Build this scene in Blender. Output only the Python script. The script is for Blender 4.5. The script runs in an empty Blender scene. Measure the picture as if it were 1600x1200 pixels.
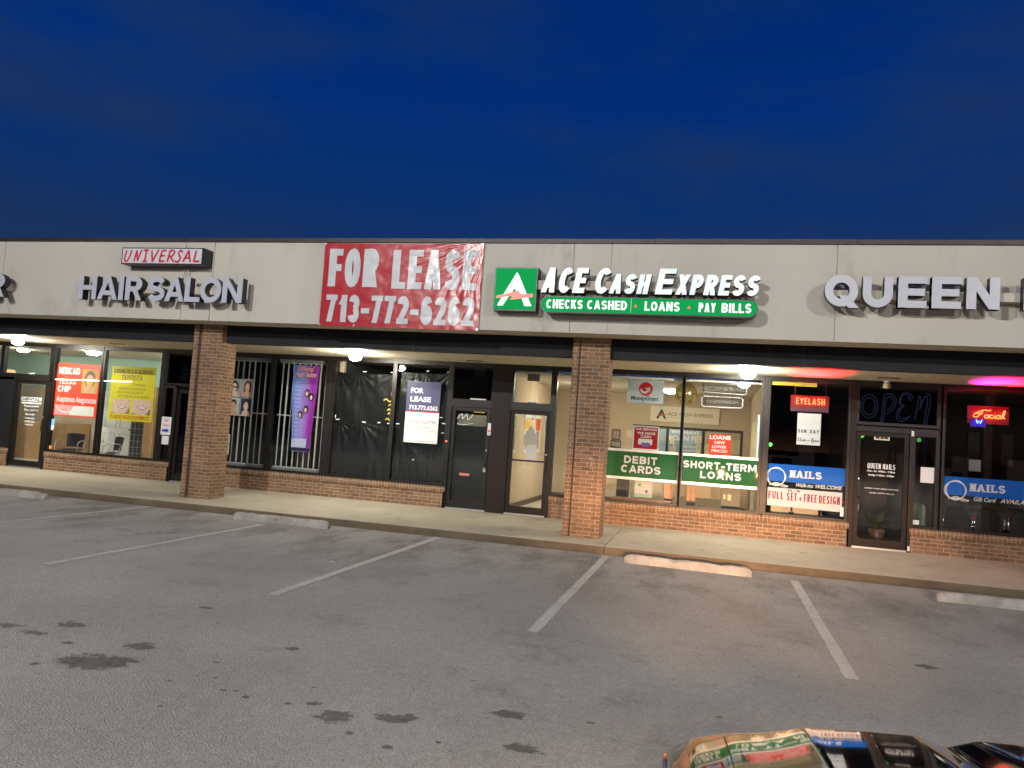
import bpy, bmesh, math, random
from mathutils import Vector, Matrix, noise
random.seed(7)
C = bpy.context.scene
COL = C.collection
R = math.radians
def lin(h):
    h = h.lstrip('#'); v = [int(h[i:i+2], 16)/255 for i in (0, 2, 4)]
    return tuple(c/12.92 if c <= .04045 else ((c+.055)/1.055)**2.4 for c in v)

# ------------------------------------------------------------------ camera
cd = bpy.data.cameras.new('camera'); cam = bpy.data.objects.new('camera', cd); COL.objects.link(cam)
yaw, pitch, roll, FPX = .2603, .0585, .0673, 1223.0
M = Matrix.Rotation(yaw, 3, 'Z') @ Matrix.Rotation(pitch, 3, 'X')
r0, f0, u0 = M.col[0], M.col[1], M.col[2]
r1 = r0*math.cos(roll) + u0*math.sin(roll); u1 = -r0*math.sin(roll) + u0*math.cos(roll)
cm = Matrix.Identity(4)
for i in range(3):
    cm[i][0] = r1[i]; cm[i][1] = u1[i]; cm[i][2] = -f0[i]
cm[0][3], cm[1][3], cm[2][3] = 0.0, -15.393, 1.6915
cam.matrix_world = cm
cd.sensor_width = 36; cd.lens = 36*FPX/1600; cd.clip_start = .02; cd.clip_end = 2000
C.camera = cam
# ------------------------------------------------------------------ sky at dusk
wd = bpy.data.worlds.new('World'); C.world = wd; wd.use_nodes = True
nt = wd.node_tree; N = nt.nodes; K = nt.links
bg = N['Background']
tc = N.new('ShaderNodeTexCoord'); sx = N.new('ShaderNodeSeparateXYZ'); K.new(tc.outputs['Generated'], sx.inputs[0])
rp = N.new('ShaderNodeValToRGB'); K.new(sx.outputs['Z'], rp.inputs[0])
e = rp.color_ramp.elements
e[0].position = .0; e[0].color = lin('#24385e') + (1,)
e[1].position = 1.0; e[1].color = lin('#001f58') + (1,)
for p, c in ((.20, '#17325f'), (.28, '#0a306c'), (.38, '#032e74'), (.5, '#00296f')):
    k = e.new(p); k.color = lin(c) + (1,)
nz = N.new('ShaderNodeTexNoise'); nz.inputs['Scale'].default_value = 2.6; nz.inputs['Detail'].default_value = 5; nz.inputs['Roughness'].default_value = .55
mp = N.new('ShaderNodeMapping'); mp.inputs['Scale'].default_value = (1, 1, 3.2); mp.inputs['Location'].default_value = (.35, .1, .6)
K.new(tc.outputs['Generated'], mp.inputs[0]); K.new(mp.outputs[0], nz.inputs['Vector'])
cr = N.new('ShaderNodeValToRGB'); cr.color_ramp.elements[0].position = .42; cr.color_ramp.elements[0].color = (0, 0, 0, 1); cr.color_ramp.elements[1].position = .66; cr.color_ramp.elements[1].color = (.75, .75, .75, 1)
K.new(nz.outputs[0], cr.inputs[0])
mx = N.new('ShaderNodeMixRGB'); mx.inputs[2].default_value = lin('#1d355e') + (1,)
K.new(cr.outputs[0], mx.inputs[0]); K.new(rp.outputs[0], mx.inputs[1]); K.new(mx.outputs[0], bg.inputs[0]); bg.inputs[1].default_value = 1.0
C.view_settings.view_transform = 'Standard'; C.view_settings.look = 'None'; C.view_settings.exposure = 0; C.view_settings.gamma = 1
C.cycles.use_denoising = True; C.cycles.transparent_max_bounces = 24; C.cycles.max_bounces = 8
C.cycles.sample_clamp_indirect = 6; C.cycles.caustics_reflective = False; C.cycles.caustics_refractive = False

# ------------------------------------------------------------------ materials
MAT = {}
def nodes_of(m): return m.node_tree.nodes, m.node_tree.links
def mat(name, col, rough=.6, metal=0., var=0., vs=4., bump=0., bs=60., emit=None, es=0., coat=0., spec=.5):
    if name in MAT: return MAT[name]
    m = bpy.data.materials.new(name); m.use_nodes = True; n, l = nodes_of(m); b = n['Principled BSDF']
    if isinstance(col, str): col = lin(col)
    b.inputs['Base Color'].default_value = (*col, 1); b.inputs['Roughness'].default_value = rough; b.inputs['Metallic'].default_value = metal
    b.inputs['Coat Weight'].default_value = coat; b.inputs['Specular IOR Level'].default_value = spec
    if var or bump:
        t = n.new('ShaderNodeTexCoord')
    if var:
        q = n.new('ShaderNodeTexNoise'); q.inputs['Scale'].default_value = vs; q.inputs['Detail'].default_value = 6; q.inputs['Roughness'].default_value = .65
        l.new(t.outputs['Object'], q.inputs['Vector'])
        k = n.new('ShaderNodeValToRGB'); k.color_ramp.elements[0].position = .3; k.color_ramp.elements[1].position = .72
        k.color_ramp.elements[0].color = (*[c*(1-var) for c in col], 1); k.color_ramp.elements[1].color = (*[min(1, c*(1+var*.6)) for c in col], 1)
        l.new(q.outputs[0], k.inputs[0]); l.new(k.outputs[0], b.inputs['Base Color'])
    if bump:
        q = n.new('ShaderNodeTexNoise'); q.inputs['Scale'].default_value = bs; q.inputs['Detail'].default_value = 4
        l.new(t.outputs['Object'], q.inputs['Vector'])
        p = n.new('ShaderNodeBump'); p.inputs['Strength'].default_value = bump; p.inputs['Distance'].default_value = .01
        l.new(q.outputs[0], p.inputs['Height']); l.new(p.outputs[0], b.inputs['Normal'])
    if emit:
        b.inputs['Emission Color'].default_value = (*(lin(emit) if isinstance(emit, str) else emit), 1); b.inputs['Emission Strength'].default_value = es
    MAT[name] = m; return m
def glass(name, tint=(.95, .96, .955), refl=1.6):
    if name in MAT: return MAT[name]
    m = bpy.data.materials.new(name); m.use_nodes = True; n, l = nodes_of(m)
    n.remove(n['Principled BSDF']); o = n['Material Output']
    tr = n.new('ShaderNodeBsdfTransparent'); tr.inputs[0].default_value = (*tint, 1)
    g = n.new('ShaderNodeBsdfGlossy'); g.inputs['Roughness'].default_value = .015
    fr = n.new('ShaderNodeFresnel'); fr.inputs[0].default_value = 1.45
    mu = n.new('ShaderNodeMath'); mu.operation = 'MULTIPLY'; mu.inputs[1].default_value = refl; l.new(fr.outputs[0], mu.inputs[0])
    gm = n.new('ShaderNodeNewGeometry'); sb = n.new('ShaderNodeMath'); sb.operation = 'SUBTRACT'; sb.inputs[0].default_value = 1; l.new(gm.outputs['Backfacing'], sb.inputs[1])
    m2 = n.new('ShaderNodeMath'); m2.operation = 'MULTIPLY'; l.new(mu.outputs[0], m2.inputs[0]); l.new(sb.outputs[0], m2.inputs[1]); mu = m2
    x = n.new('ShaderNodeMixShader'); l.new(mu.outputs[0], x.inputs[0]); l.new(tr.outputs[0], x.inputs[1]); l.new(g.outputs[0], x.inputs[2]); l.new(x.outputs[0], o.inputs[0])
    MAT[name] = m; return m
def brick(name, upright=False):
    m = bpy.data.materials.new(name); m.use_nodes = True; n, l = nodes_of(m); b = n['Principled BSDF']
    t = n.new('ShaderNodeNewGeometry'); s = n.new('ShaderNodeSeparateXYZ'); l.new(t.outputs['Position'], s.inputs[0])
    a = n.new('ShaderNodeMath'); a.operation = 'ADD'; l.new(s.outputs['X'], a.inputs[0]); l.new(s.outputs['Y'], a.inputs[1])
    z = n.new('ShaderNodeMath'); z.operation = 'ADD'; z.inputs[1].default_value = 2.0*.0677*3 - .004; l.new(s.outputs['Z'], z.inputs[0])
    c = n.new('ShaderNodeCombineXYZ'); l.new(a.outputs[0], c.inputs[0]); l.new(z.outputs[0], c.inputs[1])
    # slight waviness so that courses are not ruler straight
    q0 = n.new('ShaderNodeTexNoise'); q0.inputs['Scale'].default_value = 9; l.new(t.outputs['Position'], q0.inputs['Vector'])
    v0 = n.new('ShaderNodeVectorMath'); v0.operation = 'SCALE'; v0.inputs['Scale'].default_value = .008; l.new(q0.outputs['Color'], v0.inputs[0])
    v1 = n.new('ShaderNodeVectorMath'); v1.operation = 'ADD'; l.new(c.outputs[0], v1.inputs[0]); l.new(v0.outputs[0], v1.inputs[1])
    k = n.new('ShaderNodeTexBrick'); l.new(v1.outputs[0], k.inputs['Vector'])
    k.inputs['Scale'].default_value = 1; k.inputs['Mortar Size'].default_value = .0052; k.inputs['Mortar Smooth'].default_value = .25
    k.inputs['Brick Width'].default_value = .0677 if upright else .203; k.inputs['Row Height'].default_value = .4 if upright else .0677
    k.offset = .5 if not upright else 0; k.inputs['Bias'].default_value = -.1
    k.inputs['Color1'].default_value = (.205, .110, .056, 1); k.inputs['Color2'].default_value = (.112, .058, .032, 1); k.inputs['Mortar'].default_value = (.33, .265, .185, 1)
    q = n.new('ShaderNodeTexNoise'); q.inputs['Scale'].default_value = 35; q.inputs['Detail'].default_value = 5; l.new(t.outputs['Position'], q.inputs['Vector'])
    h = n.new('ShaderNodeMixRGB'); h.blend_type = 'OVERLAY'; h.inputs[0].default_value = .45; l.new(k.outputs['Color'], h.inputs[1]); l.new(q.outputs['Fac'], h.inputs[2])
    q2 = n.new('ShaderNodeTexNoise'); q2.inputs['Scale'].default_value = 1.7; q2.inputs['Detail'].default_value = 4; l.new(t.outputs['Position'], q2.inputs['Vector'])
    h2 = n.new('ShaderNodeMixRGB'); h2.blend_type = 'OVERLAY'; h2.inputs[0].default_value = .35; l.new(h.outputs[0], h2.inputs[1]); l.new(q2.outputs['Fac'], h2.inputs[2])
    l.new(h2.outputs[0], b.inputs['Base Color']); b.inputs['Roughness'].default_value = .85
    iv = n.new('ShaderNodeMath'); iv.operation = 'SUBTRACT'; iv.inputs[0].default_value = 1; l.new(k.outputs['Fac'], iv.inputs[1])
    p = n.new('ShaderNodeBump'); p.inputs['Strength'].default_value = .6; p.inputs['Distance'].default_value = .008; l.new(iv.outputs[0], p.inputs['Height'])
    p2 = n.new('ShaderNodeBump'); p2.inputs['Strength'].default_value = .25; p2.inputs['Distance'].default_value = .004; l.new(q.outputs['Fac'], p2.inputs['Height']); l.new(p.outputs[0], p2.inputs['Normal'])
    l.new(p2.outputs[0], b.inputs['Normal']); MAT[name] = m; return m
def stained(name, c0, c1, c2, s1, s2, rough=.85, bump=.3, bs=120., grain=.25, gs=180., rv=0., stretch=(1, 1, 1)):
    """three-scale noisy mineral surface: broad patches, blotches and fine grain"""
    m = bpy.data.materials.new(name); m.use_nodes = True; n, l = nodes_of(m); b = n['Principled BSDF']
    g = n.new('ShaderNodeNewGeometry'); w = n.new('ShaderNodeMapping'); w.inputs['Scale'].default_value = stretch; l.new(g.outputs['Position'], w.inputs[0])
    def nz(s, d, r=.6):
        q = n.new('ShaderNodeTexNoise'); q.inputs['Scale'].default_value = s; q.inputs['Detail'].default_value = d; q.inputs['Roughness'].default_value = r
        l.new(w.outputs[0], q.inputs['Vector']); return q
    a, c, d = nz(s1, 6), nz(s2, 8, .7), nz(gs, 2)
    k = n.new('ShaderNodeValToRGB'); l.new(a.outputs['Fac'], k.inputs[0])
    k.color_ramp.elements[0].position = .34; k.color_ramp.elements[0].color = (*c0, 1); k.color_ramp.elements[1].position = .66; k.color_ramp.elements[1].color = (*c1, 1)
    j = n.new('ShaderNodeValToRGB'); l.new(c.outputs['Fac'], j.inputs[0])
    j.color_ramp.elements[0].position = .56; j.color_ramp.elements[0].color = (0, 0, 0, 1); j.color_ramp.elements[1].position = .74; j.color_ramp.elements[1].color = (1, 1, 1, 1)
    x = n.new('ShaderNodeMixRGB'); l.new(j.outputs[0], x.inputs[0]); l.new(k.outputs[0], x.inputs[1]); x.inputs[2].default_value = (*c2, 1)
    y = n.new('ShaderNodeMixRGB'); y.blend_type = 'OVERLAY'; y.inputs[0].default_value = grain; l.new(x.outputs[0], y.inputs[1]); l.new(d.outputs['Fac'], y.inputs[2])
    l.new(y.outputs[0], b.inputs['Base Color']); b.inputs['Roughness'].default_value = rough
    if rv:
        z = n.new('ShaderNodeMapRange'); z.inputs['To Min'].default_value = rough-rv; z.inputs['To Max'].default_value = rough+rv; l.new(c.outputs['Fac'], z.inputs[0]); l.new(z.outputs[0], b.inputs['Roughness'])
    p = n.new('ShaderNodeBump'); p.inputs['Strength'].default_value = bump; p.inputs['Distance'].default_value = .01
    q = nz(bs, 4); l.new(q.outputs['Fac'], p.inputs['Height']); l.new(p.outputs[0], b.inputs['Normal'])
    MAT[name] = m; return m

BRK = brick('brick_running'); BRU = brick('brick_upright', True)
STUC = stained('stucco', (.375, .358, .318), (.42, .402, .358), (.315, .298, .26), .5, 1.6, .9, .35, 90, .18, 240, stretch=(1, 1, .35))
TRIM = mat('tan_trim', (.62, .54, .40), .7, var=.2)
BRZ = mat('dark_bronze', (.010, .008, .007), .42, 0, var=.3, vs=9, spec=.3)
BRZ2 = mat('brown_bronze_panel', (.013, .008, .0065), .5, 0, var=.2, vs=5, spec=.2)
BEAM = mat('charcoal_beam', (.013, .014, .017), .7, var=.35, vs=3, bump=.1, spec=.2)
SOFF = mat('cream_soffit', (.66, .585, .41), .8, var=.12, vs=2.5, bump=.15, bs=40)
COPE = mat('coping_metal', (.030, .024, .024), .5, .2, var=.4, vs=3)
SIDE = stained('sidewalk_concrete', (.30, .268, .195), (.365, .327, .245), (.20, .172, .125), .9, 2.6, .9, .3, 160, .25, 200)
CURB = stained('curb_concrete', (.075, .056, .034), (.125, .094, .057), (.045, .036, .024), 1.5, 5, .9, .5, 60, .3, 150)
def asphalt():
    m = stained('asphalt', (.222, .214, .200), (.288, .279, .263), (.170, .163, .150), .38, 1.7, .82, .9, 210, .5, 120, rv=.14)
    n, l = nodes_of(m); b = n['Principled BSDF']; src = b.inputs['Base Color'].links[0].from_socket
    g = n.new('ShaderNodeNewGeometry')
    # coarse aggregate: pale and dark stones a centimetre or two across
    v = n.new('ShaderNodeTexVoronoi'); v.inputs['Scale'].default_value = 62; l.new(g.outputs['Position'], v.inputs['Vector'])
    r = n.new('ShaderNodeValToRGB'); e = r.color_ramp.elements; e[0].position = .0; e[0].color = (.30, .30, .30, 1); e[1].position = 1; e[1].color = (.78, .78, .78, 1); l.new(v.outputs['Color'], r.inputs[0])
    x = n.new('ShaderNodeMixRGB'); x.blend_type = 'OVERLAY'; x.inputs[0].default_value = .38; l.new(src, x.inputs[1]); l.new(r.outputs[0], x.inputs[2])
    q = n.new('ShaderNodeTexNoise'); q.inputs['Scale'].default_value = 26; q.inputs['Detail'].default_value = 6; q.inputs['Roughness'].default_value = .8; l.new(g.outputs['Position'], q.inputs['Vector'])
    x2 = n.new('ShaderNodeMixRGB'); x2.blend_type = 'OVERLAY'; x2.inputs[0].default_value = .42; l.new(x.outputs[0], x2.inputs[1]); l.new(q.outputs['Fac'], x2.inputs[2])
    # grime left by cars nosing up to the kerb, streaked along the stalls
    s = n.new('ShaderNodeSeparateXYZ'); l.new(g.outputs['Position'], s.inputs[0])
    k = n.new('ShaderNodeMapRange'); k.interpolation_type = 'SMOOTHSTEP'; k.inputs['From Min'].default_value = -7.5; k.inputs['From Max'].default_value = -4.2; l.new(s.outputs['Y'], k.inputs[0])
    w = n.new('ShaderNodeMapping'); w.inputs['Scale'].default_value = (1.1, .45, 1); l.new(g.outputs['Position'], w.inputs[0])
    z = n.new('ShaderNodeTexNoise'); z.inputs['Scale'].default_value = 1.5; z.inputs['Detail'].default_value = 7; z.inputs['Roughness'].default_value = .68; l.new(w.outputs[0], z.inputs['Vector'])
    zr = n.new('ShaderNodeValToRGB'); zr.color_ramp.elements[0].position = .46; zr.color_ramp.elements[0].color = (0, 0, 0, 1); zr.color_ramp.elements[1].position = .64; zr.color_ramp.elements[1].color = (.8, .8, .8, 1); l.new(z.outputs['Fac'], zr.inputs[0])
    mm = n.new('ShaderNodeMath'); mm.operation = 'MULTIPLY'; l.new(zr.outputs[0], mm.inputs[0]); l.new(k.outputs[0], mm.inputs[1])
    x3 = n.new('ShaderNodeMixRGB'); x3.inputs[2].default_value = (.115, .107, .092, 1); l.new(mm.outputs[0], x3.inputs[0]); l.new(x2.outputs[0], x3.inputs[1]); l.new(x3.outputs[0], b.inputs['Base Color'])
    bp = b.inputs['Normal'].links[0].from_node; p = n.new('ShaderNodeBump'); p.inputs['Strength'].default_value = .55; p.inputs['Distance'].default_value = .012; l.new(v.outputs['Distance'], p.inputs['Height']); l.new(bp.outputs[0], p.inputs['Normal']); l.new(p.outputs[0], b.inputs['Normal'])
    return m
ASPH = asphalt()
PAINT = stained('worn_line_paint', (.32, .31, .285), (.40, .39, .36), (.20, .195, .185), 3, 14, .8, .4, 200, .35, 160)
def soaked():
    m = mat('oil_stain', (.100, .096, .082), .62, var=.3, vs=14); n, l = nodes_of(m); b = n['Principled BSDF']; o = n['Material Output']
    t = n.new('ShaderNodeTexCoord'); v = n.new('ShaderNodeVectorMath'); v.operation = 'SUBTRACT'; v.inputs[1].default_value = (.5, .5, .5); l.new(t.outputs['Generated'], v.inputs[0])
    q = n.new('ShaderNodeVectorMath'); q.operation = 'MULTIPLY'; q.inputs[1].default_value = (2, 2, 0); l.new(v.outputs[0], q.inputs[0]); L = n.new('ShaderNodeVectorMath'); L.operation = 'LENGTH'; l.new(q.outputs[0], L.inputs[0])
    g = n.new('ShaderNodeNewGeometry'); z = n.new('ShaderNodeTexNoise'); z.inputs['Scale'].default_value = 17; z.inputs['Detail'].default_value = 8; z.inputs['Roughness'].default_value = .75; l.new(g.outputs['Position'], z.inputs['Vector'])
    a = n.new('ShaderNodeMath'); a.operation = 'MULTIPLY_ADD'; a.inputs[1].default_value = 2.3; l.new(z.outputs['Fac'], a.inputs[0]); l.new(L.outputs['Value'], a.inputs[2])
    k = n.new('ShaderNodeMapRange'); k.interpolation_type = 'SMOOTHSTEP'; k.inputs['From Min'].default_value = 1.50; k.inputs['From Max'].default_value = 2.0; k.inputs['To Min'].default_value = .78; k.inputs['To Max'].default_value = 0; l.new(a.outputs[0], k.inputs[0])
    tr = n.new('ShaderNodeBsdfTransparent'); x = n.new('ShaderNodeMixShader'); l.new(k.outputs[0], x.inputs[0]); l.new(tr.outputs[0], x.inputs[1]); l.new(b.outputs[0], x.inputs[2]); l.new(x.outputs[0], o.inputs[0]); return m
OIL = soaked()
STOP = stained('wheel_stop_concrete', (.22, .208, .19), (.32, .30, .275), (.10, .09, .075), 4, 7, .9, .5, 70, .3, 160)
GL = glass('window_glass'); GLD = glass('tinted_glass', (.35, .37, .38)); 
WHT = mat('white_vinyl', (.62, .63, .64), .6, spec=.2); WHTE = mat('white_letter_face', (.37, .39, .445), .35, var=.06)
BLK = mat('black_return', (.008, .008, .010), .4); RED = mat('red_ink', lin('#c3203a'), .5); INK = mat('black_ink', (.012, .012, .014), .6)
PAP = mat('white_paper', (.58, .59, .60), .7, var=.06, vs=7)
ALU = mat('aluminium', (.45, .45, .46), .35, .9)

# ------------------------------------------------------------------ mesh helpers
ORG = {}
def link(o, parent=None):
    COL.objects.link(o)
    if parent: o.parent = parent
    return o
def root(name, loc, label, cat, group=None, kind=None, rz=0):
    o = bpy.data.objects.new(name, None); o.location = loc; o.rotation_euler = (0, 0, rz); o.empty_display_size = .2
    link(o); tag(o, label, cat, group, kind); ORG[o.name] = Vector(loc); return o
def tag(o, label=None, cat=None, group=None, kind=None):
    if label: o['label'] = label
    if cat: o['category'] = cat
    if group: o['group'] = group
    if kind: o['kind'] = kind
    return o
class MB:
    def __init__(s): s.bm = bmesh.new(); s.mi = 0
    def quad(s, *p):
        f = s.bm.faces.new([s.bm.verts.new(q) for q in p]); f.material_index = s.mi; return f
    def box(s, x0, x1, y0, y1, z0, z1, mi=None):
        v = [s.bm.verts.new((x, y, z)) for x in (x0, x1) for y in (y0, y1) for z in (z0, z1)]
        for a in ((0, 1, 3, 2), (4, 6, 7, 5), (0, 4, 5, 1), (2, 3, 7, 6), (0, 2, 6, 4), (1, 5, 7, 3)):
            f = s.bm.faces.new([v[i] for i in a]); f.material_index = s.mi if mi is None else mi
        return s
    def prism(s, pts, y0, y1):
        """polygon in x,z swept from y0 to y1"""
        a = [s.bm.verts.new((x, y0, z)) for x, z in pts]; b = [s.bm.verts.new((x, y1, z)) for x, z in pts]
        n = len(pts)
        for f in [a, b[::-1]] + [[a[i], b[i], b[(i+1) % n], a[(i+1) % n]] for i in range(n)]:
            g = s.bm.faces.new(f); g.material_index = s.mi
        return s
    def strip(s, L, Rr, y0, y1, closed=False):
        """ribbon between two x,z outlines, as a slab"""
        n = len(L); V = [[s.bm.verts.new((p[0], y, p[1])) for p in q] for q in (L, Rr) for y in (y0, y1)]
        la, lb, ra, rb = V
        fs = []
        for i in range(n if closed else n-1):
            j = (i+1) % n
            fs += [(la[i], la[j], ra[j], ra[i]), (lb[i], rb[i], rb[j], lb[j]), (la[i], lb[i], lb[j], la[j]), (ra[i], ra[j], rb[j], rb[i])]
        if not closed: fs += [(la[0], ra[0], rb[0], lb[0]), (la[-1], lb[-1], rb[-1], ra[-1])]
        for f in fs:
            g = s.bm.faces.new(f); g.material_index = s.mi
        return s
    def tube(s, pts, r, seg=8, closed=False, cap=True):
        P = [Vector(p) for p in pts]; n = len(P); rings = []; prev = None
        for i in range(n):
            a = P[(i-1) % n] if (i or closed) else P[i]; b = P[(i+1) % n] if (i < n-1 or closed) else P[i]
            d = (b-a).normalized() if (b-a).length > 1e-9 else Vector((0, 0, 1))
            if prev is None: prev = d.orthogonal().normalized()
            u = (prev - d*prev.dot(d)); u = u.normalized() if u.length > 1e-6 else d.orthogonal().normalized(); prev = u; w = d.cross(u)
            rr = r[i] if isinstance(r, (list, tuple)) else r
            rings.append([s.bm.verts.new(P[i] + (u*math.cos(2*math.pi*k/seg) + w*math.sin(2*math.pi*k/seg))*rr) for k in range(seg)])
        for i in range(n if closed else n-1):
            A, B = rings[i], rings[(i+1) % n]
            for k in range(seg):
                f = s.bm.faces.new((A[k], A[(k+1) % seg], B[(k+1) % seg], B[k])); f.material_index = s.mi; f.smooth = True
        if cap and not closed:
            for q in (rings[0][::-1], rings[-1]):
                f = s.bm.faces.new(q); f.material_index = s.mi
        return s
    def lathe(s, prof, c, seg=20, axis='z'):
        rings = []
        for (r, h) in prof:
            ring = []
            for k in range(seg):
                a = 2*math.pi*k/seg; x, y = r*math.cos(a), r*math.sin(a)
                v = (x, y, h) if axis == 'z' else ((x, h, y) if axis == 'y' else (h, x, y))
                ring.append(s.bm.verts.new((c[0]+v[0], c[1]+v[1], c[2]+v[2])))
            rings.append(ring)
        for A, B in zip(rings, rings[1:]):
            for k in range(seg):
                f = s.bm.faces.new((A[k], A[(k+1) % seg], B[(k+1) % seg], B[k])); f.material_index = s.mi; f.smooth = True
        for q in (rings[0][::-1], rings[-1]):
            f = s.bm.faces.new(q); f.material_index = s.mi
        return s
    def grid(s, fn, nu, nv, smooth=True):
        V = [[s.bm.verts.new(fn(i/nu, j/nv)) for j in range(nv+1)] for i in range(nu+1)]
        for i in range(nu):
            for j in range(nv):
                f = s.bm.faces.new((V[i][j], V[i+1][j], V[i+1][j+1], V[i][j+1])); f.material_index = s.mi; f.smooth = smooth
        return s
    def add(s, me):
        s.bm.from_mesh(me); bpy.data.meshes.remove(me); return s
    def build(s, name, mats, parent=None, label=None, cat=None, group=None, kind=None, bevel=0):
        bm = s.bm
        if bevel: bmesh.ops.bevel(bm, geom=[q for q in bm.edges if q.calc_face_angle(0) > .5], offset=bevel, segments=2, affect='EDGES', profile=.6)
        bmesh.ops.recalc_face_normals(bm, faces=bm.faces)
        if parent is None:
            lo = Vector((min(v.co.x for v in bm.verts), min(v.co.y for v in bm.verts), min(v.co.z for v in bm.verts)))
            hi = Vector((max(v.co.x for v in bm.verts), max(v.co.y for v in bm.verts), lo.z)); o0 = (lo+hi)/2
        else: o0 = ORG[parent.name]
        for v in bm.verts: v.co -= o0
        me = bpy.data.meshes.new(name); bm.to_mesh(me); bm.free()
        o = bpy.data.objects.new(name, me); link(o, parent); ORG[o.name] = o0
        if parent is None: o.location = o0
        for m in (mats if isinstance(mats, (list, tuple)) else [mats]): me.materials.append(m)
        return tag(o, label, cat, group, kind)
def bx(x0, x1, y0, y1, z0, z1): return MB().box(x0, x1, y0, y1, z0, z1)

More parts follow.
